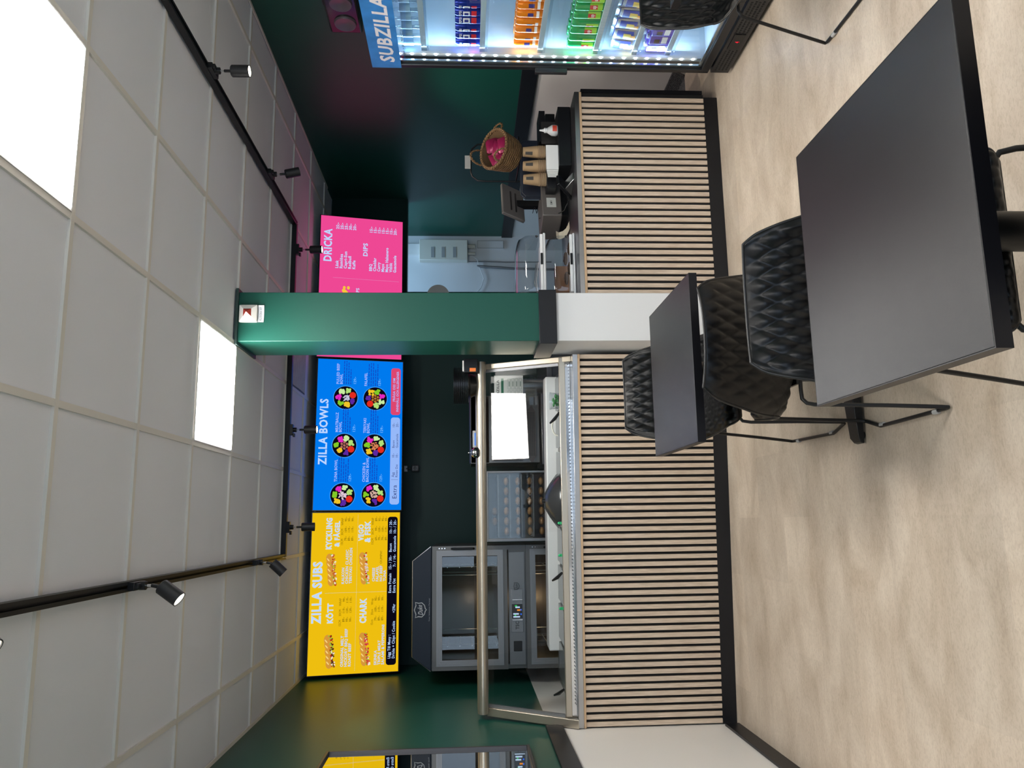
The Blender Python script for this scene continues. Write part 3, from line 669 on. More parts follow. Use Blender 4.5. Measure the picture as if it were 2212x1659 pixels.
door(1.235, 1.775, 'upper'); door(.56, 1.10, 'lower')
MB().box(.03, OW-.05, -.012, .011, 1.112, 1.222).build('control_panel', mat('panel_steel', (.20, .20, .205), .4, .8), OV)
MB().box(.25, .55, -.016, -.012, 1.125, 1.21).build('control_plate', alu_grey, OV, bev=.002)
o = MB().box(.345, .445, -.019, -.016, 1.13, 1.205).build('control_screen', mat('dark_screen', (.01, .01, .015), .2), OV)
for nm, c, bars in (('screen_bars_white', (200, 225, 255), [(.352, .02, .06), (.372, .03, .05), (.418, .02, .04)]), ('screen_bars_orange', (250, 150, 40), [(.398, .015, .03)]), ('screen_bars_green', (40, 200, 90), [(.428, .045, .02), (.362, .055, .012)]), ('screen_bars_blue', (40, 110, 250), [(.37, .004, .012), (.40, .004, .012)])):
    m_ = MB()
    for x, z, h_ in bars: m_.box(x, x+.010, -.0196, -.0192, 1.132+z*.8, 1.132+(z+h_)*.8)
    m_.build('screen_graphic', em(nm, c, .9), OV, smooth=False)
def logo(cx, cz, k, fy, m_, par, word=True):
    pts = [(-.075, .052), (-.045, .046), (0, .062), (.045, .046), (.075, .052), (.066, .02), (.070, -.012), (.045, -.040), (.012, -.048), (0, -.060), (-.012, -.048), (-.045, -.040), (-.070, -.012), (-.066, .02)]
    a = MB(); a.tube([(cx+x*k, fy, cz+z*k) for x, z in pts], .0045*k, 6, True)
    if word: put_text(a, 'Duke', cx-.05*k, cx+.05*k, cz-.02*k, cz+.028*k, lambda x, z: (x, fy-.002, z+(x-cx)*.12), .01, .4)
    a.build('maker_logo', m_, par, smooth=False)
logo_m = mat('logo_white', (.6, .62, .65), .5)
logo(.42, 1.857, .70, -.024, logo_m, OV)
m_ = MB(); put_text(m_, 'Your Solutions Partner', .34, .50, 1.792, 1.799, lambda x, z: (x, -.0235, z)); m_.build('maker_text', logo_m, OV, smooth=False)
logo(.62-.05, 1.168, .35, -.018, black_plastic, OV)
m_ = MB(); put_text(m_, 'TSC', .27, .325, 1.155, 1.18, lambda x, z: (x, -.0175, z), .02); m_.build('model_text', black_plastic, OV, smooth=False)
MB().box(.335, .338, -.03, -.016, 1.13, 1.20).box(.475, .478, -.03, -.016, 1.13, 1.20).build('pull_bar', chrome, OV)
MB().box(.12, .19, -.017, -.012, 1.135, 1.195).build('keypad', black_plastic, OV, bev=.003)
rk = MB()
for zb in (1.25, .60):
    for x in (.14, .20, .64, .70): rk.cyl((x, .25, zb+.04), (x, .25, zb+.46), .004, 6).cyl((x, .6, zb+.04), (x, .6, zb+.46), .004, 6)
    for k in range(5):
        for x in (.14, .70): rk.cyl((x, .15, zb+.06+k*.09), (x, .65, zb+.06+k*.09), .0035, 6)
rk.build('rack_wires', steel, OV)
MB().lathe([(.0001, 0), (.028, 0), (.030, .012), (.0001, .02)], (.42, .74, 1.0), 16, Matrix.Rotation(PI/2, 4, 'X')).build('oven_bulb', em('oven_bulb', (255, 205, 120), 6), OV)
MB().lathe([(.0001, 0), (.018, 0), (.020, .012), (.0001, .02)], (.42, .74, 1.40), 16, Matrix.Rotation(PI/2, 4, 'X')).build('oven_bulb', em('oven_bulb_dim', (200, 130, 70), .8), OV)
lamp('oven_glow', 'POINT', (-.61, 6.4, .95), .8, (1, .7, .4), shadow_soft_size=.03)
lamp('oven_glow_upper', 'POINT', (-.61, 6.4, 1.5), .4, (1, .75, .5), shadow_soft_size=.03)
for x in (.02, .8): MB().box(x, x+.04, .05, .09, 0, .12).box(x, x+.04, .7, .74, 0, .12).build('foot', black_plastic, OV)
# camera under the menus
t = thing('security_camera', 'small dark camera on the back wall under the blue menu screen', 'camera', (.46, 6.75, 2.03))
MB().box(-.025, .025, -.012, 0, -.0, .03).build('mount', alu_grey, t, bev=.002)
MB().cyl((0, -.01, .01), (0, -.035, -.03), .006).build('arm', alu_grey, t)
MB().box(-.028, .028, -.06, -.02, -.10, -.035).build('camera_body', mat('cam_grey', (.10, .10, .11), .3), t, bev=.012)
MB().lathe([(.0001, 0), (.016, 0), (.016, .004), (.0001, .006)], (0, -.061, -.068), 18, Matrix.Rotation(PI/2, 4, 'X')).build('lens', black_plastic, t)

# ================================================================== storage room wall
Y8 = YS
t = thing('fuse_box', 'cream electrical distribution box on the white wall seen through the opening', 'fuse box', (2.84, Y8, 1.75))
MB().box(-.11, .115, -.10, 0, -.25, .26).build('housing', cream_pl, t, bev=.006)
m_ = MB()
for z in (.10, -.01, -.13): m_.box(-.085, .03, -.104, -.1005, z, z+.035)
m_.build('breaker_window', mat('breaker_grey', (.35, .36, .36), .3), t)
MB().cyl((-.02, -.04, -.25), (-.02, -.04, -.33), .018).cyl((.06, -.04, -.25), (.06, -.04, -.33), .022).build('cable_gland', cream_pl, t)
MB().box(-.03, .09, -.03, 0, .262, .70).build('cable_duct', white_pl, t)
t = thing('junction_panel', 'flat white service panel under the fuse box', 'panel', (2.93, Y8, 1.25))
MB().box(-.045, .05, -.014, 0, -.14, .15).build('cover', storage_paint, t, bev=.002)
m_ = MB().box(-.04, .045, -.016, -.0145, -.135, -.132).box(-.04, .045, -.016, -.0145, .142, .145).box(-.04, -.037, -.016, -.0145, -.135, .145).box(.042, .045, -.016, -.0145, -.135, .145); m_.build('cover_edge', alu_grey, t)
tag(MB().tube([(2.74, Y8-.012, 1.49), (2.742, Y8-.012, 1.3), (2.735, Y8-.012, 1.1), (2.74, Y8-.012, .6)], .006, 8).build('wall_cable', alu_grey), 'thin grey cable running down the white wall below the fuse box', 'cable')
tag(MB().tube([(2.79, Y8-.05, 1.46), (2.76, Y8-.03, 1.40), (2.66, Y8-.02, 1.37), (2.55, Y8-.02, 1.33), (2.45, Y8-.02, 1.36), (2.35, Y8-.02, 1.45)], .004, 8).build('white_cord', white_pl), 'white cord looping across the white wall of the back room', 'cord')
tag(MB().tube([(2.69, Y8-.03, 1.40), (2.68, Y8-.03, 1.36), (2.66, Y8-.025, 1.0), (2.65, Y8-.02, .3)], .012, 10, rr=[.008, .014, .013, .013]).build('broom_handle', alu_grey), 'grey broom handle leaning against the white back-room wall', 'broom handle')
t = thing('wall_clock', 'round clock edge showing beside the pillar on the back wall', 'clock', (2.00, YB, 1.77))
MB().lathe([(.0001, 0), (.10, 0), (.10, .022), (.0001, .024)], (0, 0, 0), 32, Matrix.Rotation(PI/2, 4, 'X')).build('clock_case', mat('clock_grey', (.35, .36, .35), .5), t)
MB().box(-.003, .003, -.027, -.025, 0, .07).build('hand', black_plastic, t)

# ================================================================== things on the till counter
ZC = .8705
t = thing('serviette_organiser', 'black stepped organiser for cups and napkins on the till counter', 'organiser', (2.33, 4.60, ZC))
MB().box(-.185, .205, -.17, .13, 0, .078).build('lower_tier', black_plastic, t, bev=.003)
MB().box(-.265, .24, -.02, .15, .079, .140).build('upper_tier', black_plastic, t, bev=.003)
MB().box(.06, .27, -.0, .16, .1405, .178).box(-.27, .26, .131, .16, 0, .079).build('back_block', black_trim, t)
MB().box(.02, .17, -.045, -.041, .079, .17).build('divider', mat('smoked_divider', (.03, .028, .028), .15), t)
t = thing('cup_tray', 'black rounded plastic tray standing upright behind the paper cups', 'tray', (2.26, 4.735, ZC+.141))
rr_ = [(-.205, 0), (.205, 0), (.205, .13), (.185, .155), (-.175, .155), (-.205, .125)]
MB().prism(rr_, 0, .012, 'y').prism([(x*.93, .006+z*.9) for x, z in rr_], -.006, 0, 'y').build('tray', mat('tray_black', (.012, .016, .028), .35), t, bev=.003)
def cups(x, y, label, mark):
    t = thing('paper_cup_stack', label, 'paper cups', (x, y, ZC+.141), group='stacks of upside-down kraft cups')
    m_ = MB().lathe([(.040, .046), (.029, .142), (.0001, .142)], seg=28); m_.build('top_cup', kraft, t)
    m_ = MB()
    for k in range(6): m_.lathe([(.0385, k*.0078), (.0415, k*.0078), (.0415, k*.0078+.004), (.0385, k*.0078+.005)], seg=28)
    m_.build('cup_rims', mat('kraft_rim', (.50, .34, .20), .7), t)
    a0 = -PI/2-.15+mark; m_ = MB(); P_ = []
    for i in range(7):
        a = a0-.35+.1*i; P_ += [(.0365*math.cos(a), .0365*math.sin(a), .082), (.0308*math.cos(a), .0308*math.sin(a), .128)]
    m_.add([(x_*1.02, y_*1.02, z_) for x_, y_, z_ in P_], [(2*i, 2*i+2, 2*i+3, 2*i+1) for i in range(6)]); m_.build('printed_mark', mat('cup_print', (.05, .045, .04), .7), t)
    return t
cups(2.335, 4.640, 'rightmost stack of upside-down kraft paper cups', -.5)
cups(2.238, 4.640, 'middle stack of upside-down kraft paper cups', .1)
cups(2.140, 4.625, 'leftmost stack of upside-down kraft paper cups, nearest the till', 0)
t = thing('napkin_stack', 'stack of white paper napkins leaning in the organiser before the cups', 'napkins', (2.215, 4.475, ZC+.079))
for k in range(6): MB().box(-.085-.004*k, .075-.006*k, -.02+k*.012, -.010+k*.012, 0, .075-.003*k).build('napkin', paper, t)
t = thing('sauce_bottle', 'clear squeeze bottle with a white pointed cap and red label on the organiser', 'squeeze bottle', (2.395, 4.47, ZC+.079))
MB().lathe([(.030, 0), (.034, .01), (.033, .035), (.016, .062), (.012, .064)]).build('bottle_body', mat('milky_plastic', (.55, .56, .57), .25), t)
MB().lathe([(.015, .0642), (.015, .082), (.009, .084), (.006, .098), (.005, .11), (.0001, .112)]).build('cap', white_pl, t)
MB().add([(.0345*math.cos(a), .0345*math.sin(a), z) for a in [-PI/2-.6+.15*i for i in range(9)] for z in (.006, .033)], [(2*i, 2*i+2, 2*i+3, 2*i+1) for i in range(8)]).build('label', mat('red_label', (.65, .06, .03), .5), t)
# till display back
t = thing('till_screen', 'grey back of the tilted till touchscreen with two slots', 'till screen', (2.12, 4.95, 1.205), .50)
mt = Matrix.Rotation(math.radians(28), 4, 'X')
def bx(mb, x0, x1, y0, y1, z0, z1): return mb.box(x0, x1, y0, y1, z0, z1, mt)
bx(MB(), -.155, .155, -.012, .012, -.085, .085).build('rear_shell', mat('till_grey', (.13, .12, .115), .45), t, bev=.006)
m_ = MB()
for zz in (.020, -.018):
    pts = [(-.095, zz-.006), (.095, zz-.006), (.101, zz), (.095, zz+.006), (-.095, zz+.006), (-.101, zz)]
    k = MB().prism(pts, -.0135, -.0115, 'y'); m_.add([mt @ Vector(v) for v in k.v], k.f)
m_.build('slot', black_plastic, t)
MB().box(-.03, .03, -.0, .03, -.33, -.03).build('stand', black_metal, t)
# printer box
t = thing('receipt_printer', 'grey-brown till box with payment stickers on the counter', 'receipt printer', (2.0, 4.80, ZC), .30)
MB().box(-.14, .11, -.13, .12, .04, .165).build('housing', mat('printer_grey', (.13, .115, .105), .4), t, bev=.006)
MB().box(-.13, .10, -.12, .11, .0, .04).build('foot_block', black_plastic, t)
MB().box(-.075, .0, -.1325, -.1305, .075, .135).build('emv_sticker', mat('sticker_pale', (.55, .56, .52), .5), t)
m_ = MB(); put_text(m_, 'EMV', -.055, -.02, .098, .112, lambda x, z: (x, -.133, z), .01); m_.build('sticker_text', MATS['ink_black'], t, smooth=False)
MB().box(.03, .095, -.1325, -.1305, .08, .14).build('pay_sticker', paper, t)
MB().disc(.062, .118, -.1329, .010).build('sticker_mark', MATS['red_label'], t, smooth=False)
MB().box(.032, .093, -.1329, -.1326, .084, .090).build('sticker_band', MATS['red_label'], t, smooth=False)
# card terminal
t = thing('card_terminal', 'black card payment terminal on a curved stand at the front of the till counter', 'card terminal', (2.02, 4.42, ZC), .35, rx=0)
mt2 = Matrix.Rotation(math.radians(-38), 4, 'X')
MB().box(-.038, .038, -.085, .085, .045, .065, mt2).build('terminal_body', black_plastic, t, bev=.004)
MB().box(-.030, .030, .0, .075, .0655, .0665, mt2).build('display', mat('terminal_screen', (.10, .16, .22), .1), t)
MB().prism([(-.07, 0), (.07, 0), (.075, .008), (.05, .05), (.03, .055), (-.06, .010)], -.03, .03, 'x').build('stand', steel, t, bev=.003)
tag(MB().tube([(2.03, 4.50, .90), (1.98, 4.56, .875), (1.93, 4.62, .90), (1.91, 4.66, .97), (1.94, 4.74, 1.02), (1.95, 4.80, 1.04)], .0028, 8).build('terminal_cable', black_plastic), 'thin black cable from the card terminal to the till box', 'cable')
t = thing('receipt_paper', 'curled receipt paper lying on the till counter', 'receipt', (1.83, 4.60, ZC), .3)
P_ = [(0, .0015), (.03, .004), (.07, .012), (.10, .030), (.115, .055), (.10, .075)]
MB().add([(x_, y_, z_) for y_, z_ in P_ for x_ in (-.028, .028)], [(2*i, 2*i+1, 2*i+3, 2*i+2) for i in range(5)]).build('paper', mat('receipt_cream', (.70, .62, .48), .7), t)
t = thing('spring_stand', 'coiled black wire holder beside the till box', 'wire holder', (2.06, 4.93, ZC))
MB().tube([(.02*math.cos(a*1.0), .02*math.sin(a), .02+a*.0045) for a in [k*.45 for k in range(90)]], .0022, 6).build('coil', black_metal, t)
MB().lathe([(.03, 0), (.03, .02), (.0001, .02)]).build('foot', black_plastic, t)

# cookie displays
def cookie_display(z, label, shelf_items):
    t = thing('cookie_dome', label, 'cookie display', (1.515, 4.52, z), 0, 'clear cookie displays on the till counter')
    MB().box(-.195, .18, -.13, .15, 0, .016).build('tray', white_pl, t, bev=.006)
    MB().box(-.185, .17, -.134, -.120, .016, .034).build('tray_lip', white_pl, t, bev=.003)
    pr = [(-.125, .035), (-.125, .12), (-.11, .150), (-.08, .168), (.14, .168), (.14, .035)]
    # hood: front, top and rounded sides as one shell
    hood = MB(); n_ = len(pr); xs = [(-.180, .75), (-.172, .92), (-.155, 1), (.125, 1), (.15, .92), (.165, .75)]
    vs = []
    for x_, k_ in xs:
        for a, b in pr: vs.append((x_, a*(.9+.1*k_), .03+(b-.03)*k_))
    fs = []
    for i in range(len(xs)-1):
        for j in range(n_-1): fs.append((i*n_+j, (i+1)*n_+j, (i+1)*n_+j+1, i*n_+j+1))
    fs += [tuple(range(n_)), tuple((len(xs)-1)*n_+j for j in reversed(range(n_)))]
    hood.add(vs, fs); hood.build('clear_hood', acry, t, ang=35)
    MB().box(-.02, .05, -.138, -.1345, .018, .032).build('latch', black_plastic, t)
    MB().cyl((.163, -.10, .05), (.172, -.10, .05), .007).build('hinge_pin', black_plastic, t)
    return t
cookie_display(ZC+.001, 'lower clear cookie display with a white tray on the till counter', 0)
cookie_display(ZC+.178, 'upper clear cookie display with a white tray, stacked on the other', 0)
crust = mat('cookie_dark', (.07, .035, .018), .75, var=.4, vscale=50)
for k, (x, y, lab) in enumerate([(1.50, 4.47, 'dark chocolate cookie at the back left in the lower display'), (1.57, 4.50, 'dark chocolate cookie in the middle of the lower display'), (1.62, 4.46, 'dark chocolate cookie at the right in the lower display'), (1.44, 4.48, 'dark chocolate cookie at the left in the lower display')]):
    m_ = MB().lathe([(.0001, 0), (.036, 0), (.041, .006), (.036, .014), (.02, .019), (.0001, .02)], seg=20)
    for i in range(10): a = random.random()*6.3; r_ = .03*random.random(); m_.ball((r_*math.cos(a), r_*math.sin(a), .017), .004, u=6, v=4)
    o = m_.build('cookie', crust); o.location = (x, y, ZC+.018+.0); o.location.z += .02*(k % 2); tag(o, lab, 'cookie', 'dark cookies in the lower display')
t = thing('snack_carton', 'brown card carton standing inside the lower cookie display', 'carton', (1.43, 4.60, ZC+.018))
MB().box(-.05, .12, -.02, .02, 0, .085).build('carton', mat('brown_card', (.30, .14, .07), .6), t)
t = thing('tongs_tray', 'steel tongs lying inside the upper cookie display', 'tongs', (1.44, 4.55, ZC+.195))
MB().tube([(-.08, 0, .02), (0, .01, .04), (.12, .0, .025)], .004, 6).tube([(-.08, .0, .02), (0, -.015, .03), (.12, -.01, .015)], .004, 6).build('arms', chrome, t)

# basket on wire stand
t = thing('basket_stand', 'black tube stand with a grey tag holding the wicker basket', 'basket stand', (2.40, 4.93, ZC))
pt = [(-.135, 0, 0), (-.135, 0, .52), (-.13, 0, .57), (-.10, 0, .605), (-.07, 0, .615), (.07, 0, .615), (.10, 0, .605), (.13, 0, .57), (.135, 0, .52), (.135, 0, 0)]
MB().tube(pt, .006, 10).build('frame', black_metal, t)
MB().box(-.15, .15, -.06, .06, 0, .01).build('foot_plate', black_metal, t)
MB().tube([(-.135, 0, .31), (-.10, -.17, .30), (.10, -.17, .30), (.135, 0, .31)], .005, 8).build('cradle', black_metal, t)
MB().box(-.05, .045, -.010, -.006, .617, .655).build('tag_card', mat('tag_grey', (.35, .35, .34), .6), t)
wick = D.materials.new('wicker'); wick.use_nodes = True
nt = wick.node_tree; n = nt.nodes; b = n['Principled BSDF']
tc = n.new('ShaderNodeTexCoord'); wv = n.new('ShaderNodeTexWave'); wv.bands_direction = 'Z'; wv.inputs['Scale'].default_value = 46; wv.inputs['Distortion'].default_value = 2.2; wv.inputs['Detail'].default_value = 2; wv.inputs['Detail Scale'].default_value = 9
nt.links.new(tc.outputs['Object'], wv.inputs['Vector'])
c_ = n.new('ShaderNodeValToRGB'); e = c_.color_ramp.elements; e[0].color = (.045, .022, .008, 1); e[1].color = (.36, .20, .08, 1); e[0].position = .1; e[1].position = .75
nt.links.new(wv.outputs[0], c_.inputs[0]); nt.links.new(c_.outputs[0], b.inputs['Base Color']); b.inputs['Roughness'].default_value = .6
bp = n.new('ShaderNodeBump'); bp.inputs['Strength'].default_value = .8; bp.inputs['Distance'].default_value = .004
nt.links.new(wv.outputs[0], bp.inputs['Height']); nt.links.new(bp.outputs[0], b.inputs['Normal'])
t = thing('wicker_basket', 'round wicker basket with twisted rope handles full of crimson snack bags', 'basket', (2.385, 4.80, 1.215), 0, None, math.radians(38)); t.scale = (.84, .84, .84)
BR = .152
def weave(z, k, r): return [((r+.0025*math.sin(9*a+k*PI))*math.cos(a), (r+.0025*math.sin(9*a+k*PI))*math.sin(a), z) for a in [2*PI*i/54 for i in range(54)]]
m_ = MB()
for k in range(17):
    z = .004+k*.0105; r_ = .118+(BR-.118)*(z/.18)**.7
    m_.tube(weave(z, k, r_), .0062, 6, True)
m_.build('woven_body', wick, t)
MB().lathe([(.0001, .002), (.114, .002), (.145, .175), (.141, .175), (.110, .008), (.0001, .008)], seg=32).build('lining', mat('wicker_dark', (.14, .08, .035), .8), t)
m_ = MB()
for ph in (0, PI*2/3, PI*4/3): m_.tube([((BR+.007*math.cos(14*a+ph))*math.cos(a), (BR+.007*math.cos(14*a+ph))*math.sin(a), .186+.007*math.sin(14*a+ph)) for a in [2*PI*i/160 for i in range(160)]], .0062, 6, True)
m_.build('rim', wick, t)
def handle(c, w_, h_, ax, tilt):
    m_ = MB()
    for ph in (0, PI):
        P_ = []
        for i in range(41):
            a = PI*i/40; lx = w_*math.cos(a); lz = h_*math.sin(a); tw = a*9+ph
            p = Vector((lx*ax[0], lx*ax[1], .17+lz))+Vector(tilt)*lz+Vector((.004*math.cos(tw), .004*math.sin(tw), .004*math.sin(tw)))
            P_.append(p+Vector(c))
        m_.tube(P_, .005, 6)
    m_.build('handle', wick, t)
handle((-.02, BR-.004, .02), .06, .09, (1, 0), (0, .2, 0)); handle((-.09, -BR*.72, .01), .055, .05, (.8, -.45), (.1, .9, 0)); handle((BR*.98, -.02, .0), .06, .05, (0, 1), (1.3, 0, -1.4))
for k, (x, y, z, rz, rx_, lab) in enumerate([(-.055, .03, .135, .5, .7, 'crimson snack bag standing at the left in the wicker basket'), (.01, .0, .13, -.3, .9, 'crimson snack bag in the middle of the wicker basket'), (.065, .06, .15, .2, .6, 'crimson snack bag tucked at the back right of the wicker basket'), (-.06, -.05, .13, 1.1, .8, 'crimson snack bag at the front left of the wicker basket'), (.03, -.06, .14, .1, .3, 'crimson snack bag lying at the front of the wicker basket')]):
    vs = []; n1, n2 = 9, 7
    for j in range(n2):
        for i in range(n1):
            u_, v_ = i/(n1-1)*2-1, j/(n2-1)*2-1
            puff = .022*(1-u_*u_)**.6*(1-v_**4)
            vs.append((u_*.066, v_*.050, puff*1.2))
    vs += [(a, b_, -c2) for a, b_, c2 in vs]; N_ = n1*n2; fs = []
    for j in range(n2-1):
        for i in range(n1-1):
            q = j*n1+i; fs += [(q, q+1, q+1+n1, q+n1), (q+N_, q+n1+N_, q+1+n1+N_, q+1+N_)]
    o = MB().add(vs, fs).build('snack_bag', mat('crimson_foil', (.26, .012, .07), .3, .25), None, ang=80)
    o.matrix_world = Matrix.Translation((2.385, 4.80, 1.215)) @ Matrix.Rotation(math.radians(38), 4, 'X') @ Matrix.Scale(.84, 4) @ Matrix.Translation((x, y, z)) @ Euler((rx_, 0, rz)).to_matrix().to_4x4()
    tag(o, lab, 'snack bag', 'snack bags in the wicker basket')

# ================================================================== fire alarm on the pillar
t = thing('alarm_beacon', 'white square alarm beacon with a red pyramid lens high on the pillar', 'alarm', (1.138, PY0, 2.708))
wp = mat('beacon_white', (.78, .76, .72), .35)
def frustum(w0, w1, d0, d1): return MB().add([(s_*w, -d, z*w) for w, d in ((w0, d0), (w1, d1)) for s_, z in ((-1, -1), (1, -1), (1, 1), (-1, 1))], [(0, 1, 2, 3), (4, 7, 6, 5), (0, 4, 5, 1), (1, 5, 6, 2), (2, 6, 7, 3), (3, 7, 4, 0)])
frustum(.048, .048, 0, .02).build('base', wp, t, bev=.004, smooth=False)
frustum(.046, .022, .0201, .036).build('housing', wp, t, smooth=False)
frustum(.0215, .001, .0362, .058).build('red_lens', mat('red_lens', (.35, .03, .02), .15), t, smooth=False)
t = thing('pillar_label', 'small curled paper label hanging below the alarm beacon', 'label', (1.138, PY0, 2.642))
MB().add([(x_, -.0015-.006*abs(x_/.048)**3, z_) for x_ in [-.048+.012*i for i in range(9)] for z_ in (-.016, .016)], [(2*i, 2*i+2, 2*i+3, 2*i+1) for i in range(8)]).build('paper', mat('label_grey', (.55, .58, .62), .5), t)
m_ = MB(); put_text(m_, 'KLOCKA VIT', -.038, .038, -.006, .006, lambda x, z: (x, -.0085, z)); m_.build('label_text', MATS['ink_black'], t, smooth=False)

# ================================================================== mirror
t = thing('wall_mirror', 'rectangular mirror with a thin grey frame on the left wall', 'mirror', (XL, 3.72, 1.725))
hw, hh = .52, .515
MB().box(0, .022, -hw, hw, -hh, -hh+.014).box(0, .022, -hw, hw, hh-.014, hh).box(0, .022, -hw, -hw+.014, -hh+.014, hh-.014).box(0, .022, hw-.014, hw, -hh+.014, hh-.014).build('frame', mat('mirror_frame', (.06, .055, .055), .35, .5), t, bev=.002)
MB().box(.002, .008, -hw+.014, hw-.014, -hh+.014, hh-.014).build('mirror_glass', mat('silvered', (.88, .88, .88), .015, 1), t, smooth=False)

# ================================================================== wall speaker
t = thing('wall_speaker', 'dark glossy speaker on the right wall above the drinks fridge', 'speaker', (XR, 4.10, 2.225))
MB().box(-.12, -.002, -.19, .19, -.09, .10).build('cabinet', mat('speaker_gloss', (.02, .016, .018), .15), t, bev=.012)
for y_ in (-.09, .09):
    MB().lathe([(.0001, .002), (.02, .003), (.055, .012), (.062, .012), (.066, 0)], (-.121, y_, 0), 28, Matrix.Rotation(-PI/2, 4, 'Y')).build('driver', mat('cone_grey', (.09, .07, .08), .3), t)
MB().box(-.05, 0, -.03, .03, .10, .12).build('bracket', black_metal, t)

# ================================================================== drinks fridge (door faces the room, towards -x)
FR = thing('drinks_fridge', 'tall lit glass-door drinks fridge with a blue header against the right wall', 'fridge', (2.50, 3.66, 0), 0)
fy0, fy1 = -.325, .325   # near / far
shell = mat('fridge_black', (.012, .012, .014), .35); inner = mat('fridge_liner', (.72, .76, .80), .45)
MB().box(.04, .50, fy1-.02, fy1, .13, 2.04).box(.04, .50, fy0, fy0+.02, .13, 2.04).box(.04, .50, fy0+.02, fy1-.02, 2.02, 2.04).box(.48, .50, fy0+.02, fy1-.02, .13, 2.02).box(.06, .50, fy0, fy1, .03, .13).build('cabinet', shell, FR)
MB().box(.06, .475, fy1-.05, fy1-.021, .16, 1.99).box(.06, .475, fy0+.021, fy0+.05, .16, 1.99).box(.45, .475, fy0+.05, fy1-.05, .16, 1.99).box(.06, .475, fy0+.05, fy1-.05, .14, .16).box(.06, .475, fy0+.05, fy1-.05, 1.99, 2.015).build('liner', inner, FR)
# ribs on liner back
m_ = MB()
for i in range(24): m_.box(.446, .45, fy0+.06+i*.022, fy0+.068+i*.022, .18, 1.97)
m_.build('liner_ribs', inner, FR)
DR = MB().box(0, .035, fy0, fy0+.03, .14, 2.035).box(0, .035, fy1-.03, fy1, .14, 2.035).box(0, .035, fy0+.03, fy1-.03, .14, .185).box(0, .035, fy0+.03, fy1-.03, 2.0, 2.035).build('door', shell, FR, bev=.003)
MB().box(.012, .016, fy0+.03, fy1-.03, .185, 2.0).build('door_glass', pane, DR)
MB().box(.018, .028, fy1-.045, fy1-.031, .19, 1.99).box(.018, .028, fy0+.031, fy0+.045, .19, 1.99).box(.018, .028, fy0+.045, fy1-.045, .19, .205).build('glass_spacer', mat('spacer_chrome', (.6, .64, .68), .2, .9), DR)
MB().box(-.03, .0, fy1-.028, fy1-.004, .95, 1.13).build('door_handle', shell, DR, bev=.003)
grl = MB().box(.004, .06, fy0, fy1, .02, .125); grl.build('grille', shell, FR, bev=.004)
m_ = MB()
for i in range(34):
    for j in range(4):
        if 14 < i < 23: continue
        m_.box(.002, .0038, fy0+.03+i*.0175+(j % 2)*.006, fy0+.040+i*.0175+(j % 2)*.006, .04+j*.02, .049+j*.02)
m_.build('grille_hole', MATS['hole_dark'], FR, smooth=False)
MB().box(-.001, .0035, fy0+.29, fy0+.42, .045, .105).build('thermostat', black_plastic, FR)
m_ = MB(); put_text(m_, '4', -.335, -.322, .06, .085, lambda x, z: (-.0015, -x-.30, z)); m_.build('thermostat_digit', em('red_digit', (255, 40, 60), 1.2), FR, smooth=False)
MB().box(-.0012, -.0002, fy0, fy1, 1.875, 2.036).build('header_banner', mat('blue_banner', (.03, .20, .52), .3, var=.5, vscale=9), DR)
m_ = MB(); put_text(m_, 'SUBZILLA', -.27, .27, 1.905, 1.985, lambda x, z: (-.0018, -x, z), .03, .15); m_.build('header_text', mat('banner_white', (.75, .72, .74), .4), DR, smooth=False)
m_ = MB(); put_text(m_, 'Designed by JALALMANGUSSA', -.25, .0, 1.845, 1.86, lambda x, z: (-.0018+.013, -x, z)); m_.build('door_text', MATS['ink_black'], DR, smooth=False)
# led strip
MB().box(.045, .058, fy1-.075, fy1-.056, .22, 1.97).build('led_strip', white_pl, FR)
m_ = MB()
for i in range(27): m_.box(.041, .0448, fy1-.072, fy1-.060, .235+i*.0655, .247+i*.0655)
m_.build('led_diodes', em('led_cool', (215, 238, 255), 26), FR, smooth=False)
for i in range(4):
    lamp('fridge_led', 'AREA', (2.575, 3.66+fy1-.085, .45+i*.42), 2.6, (.45, .74, 1), (.9, -.7, 0), shape='RECTANGLE', size=.02, size_y=.40)
shelf_z = [1.745, 1.425, 1.105, .795, .575, .385]
for i, z in enumerate(shelf_z):
    s_ = MB()
    for k in range(13): s_.box(.075, .44, fy0+.06+k*.043, fy0+.066+k*.043, z-.008, z)
    s_.box(.07, .078, fy0+.052, fy1-.052, z-.012, z+.016).build('shelf', mat('shelf_clear', (.62, .74, .84), .2), FR)
    MB().box(.062, .066, fy0+.052, fy1-.052, z-.026, z+.016).build('price_rail', acry, FR)
MB().box(.445, .4475, .18, .26, 1.50, 1.62).build('info_sticker', paper, FR)

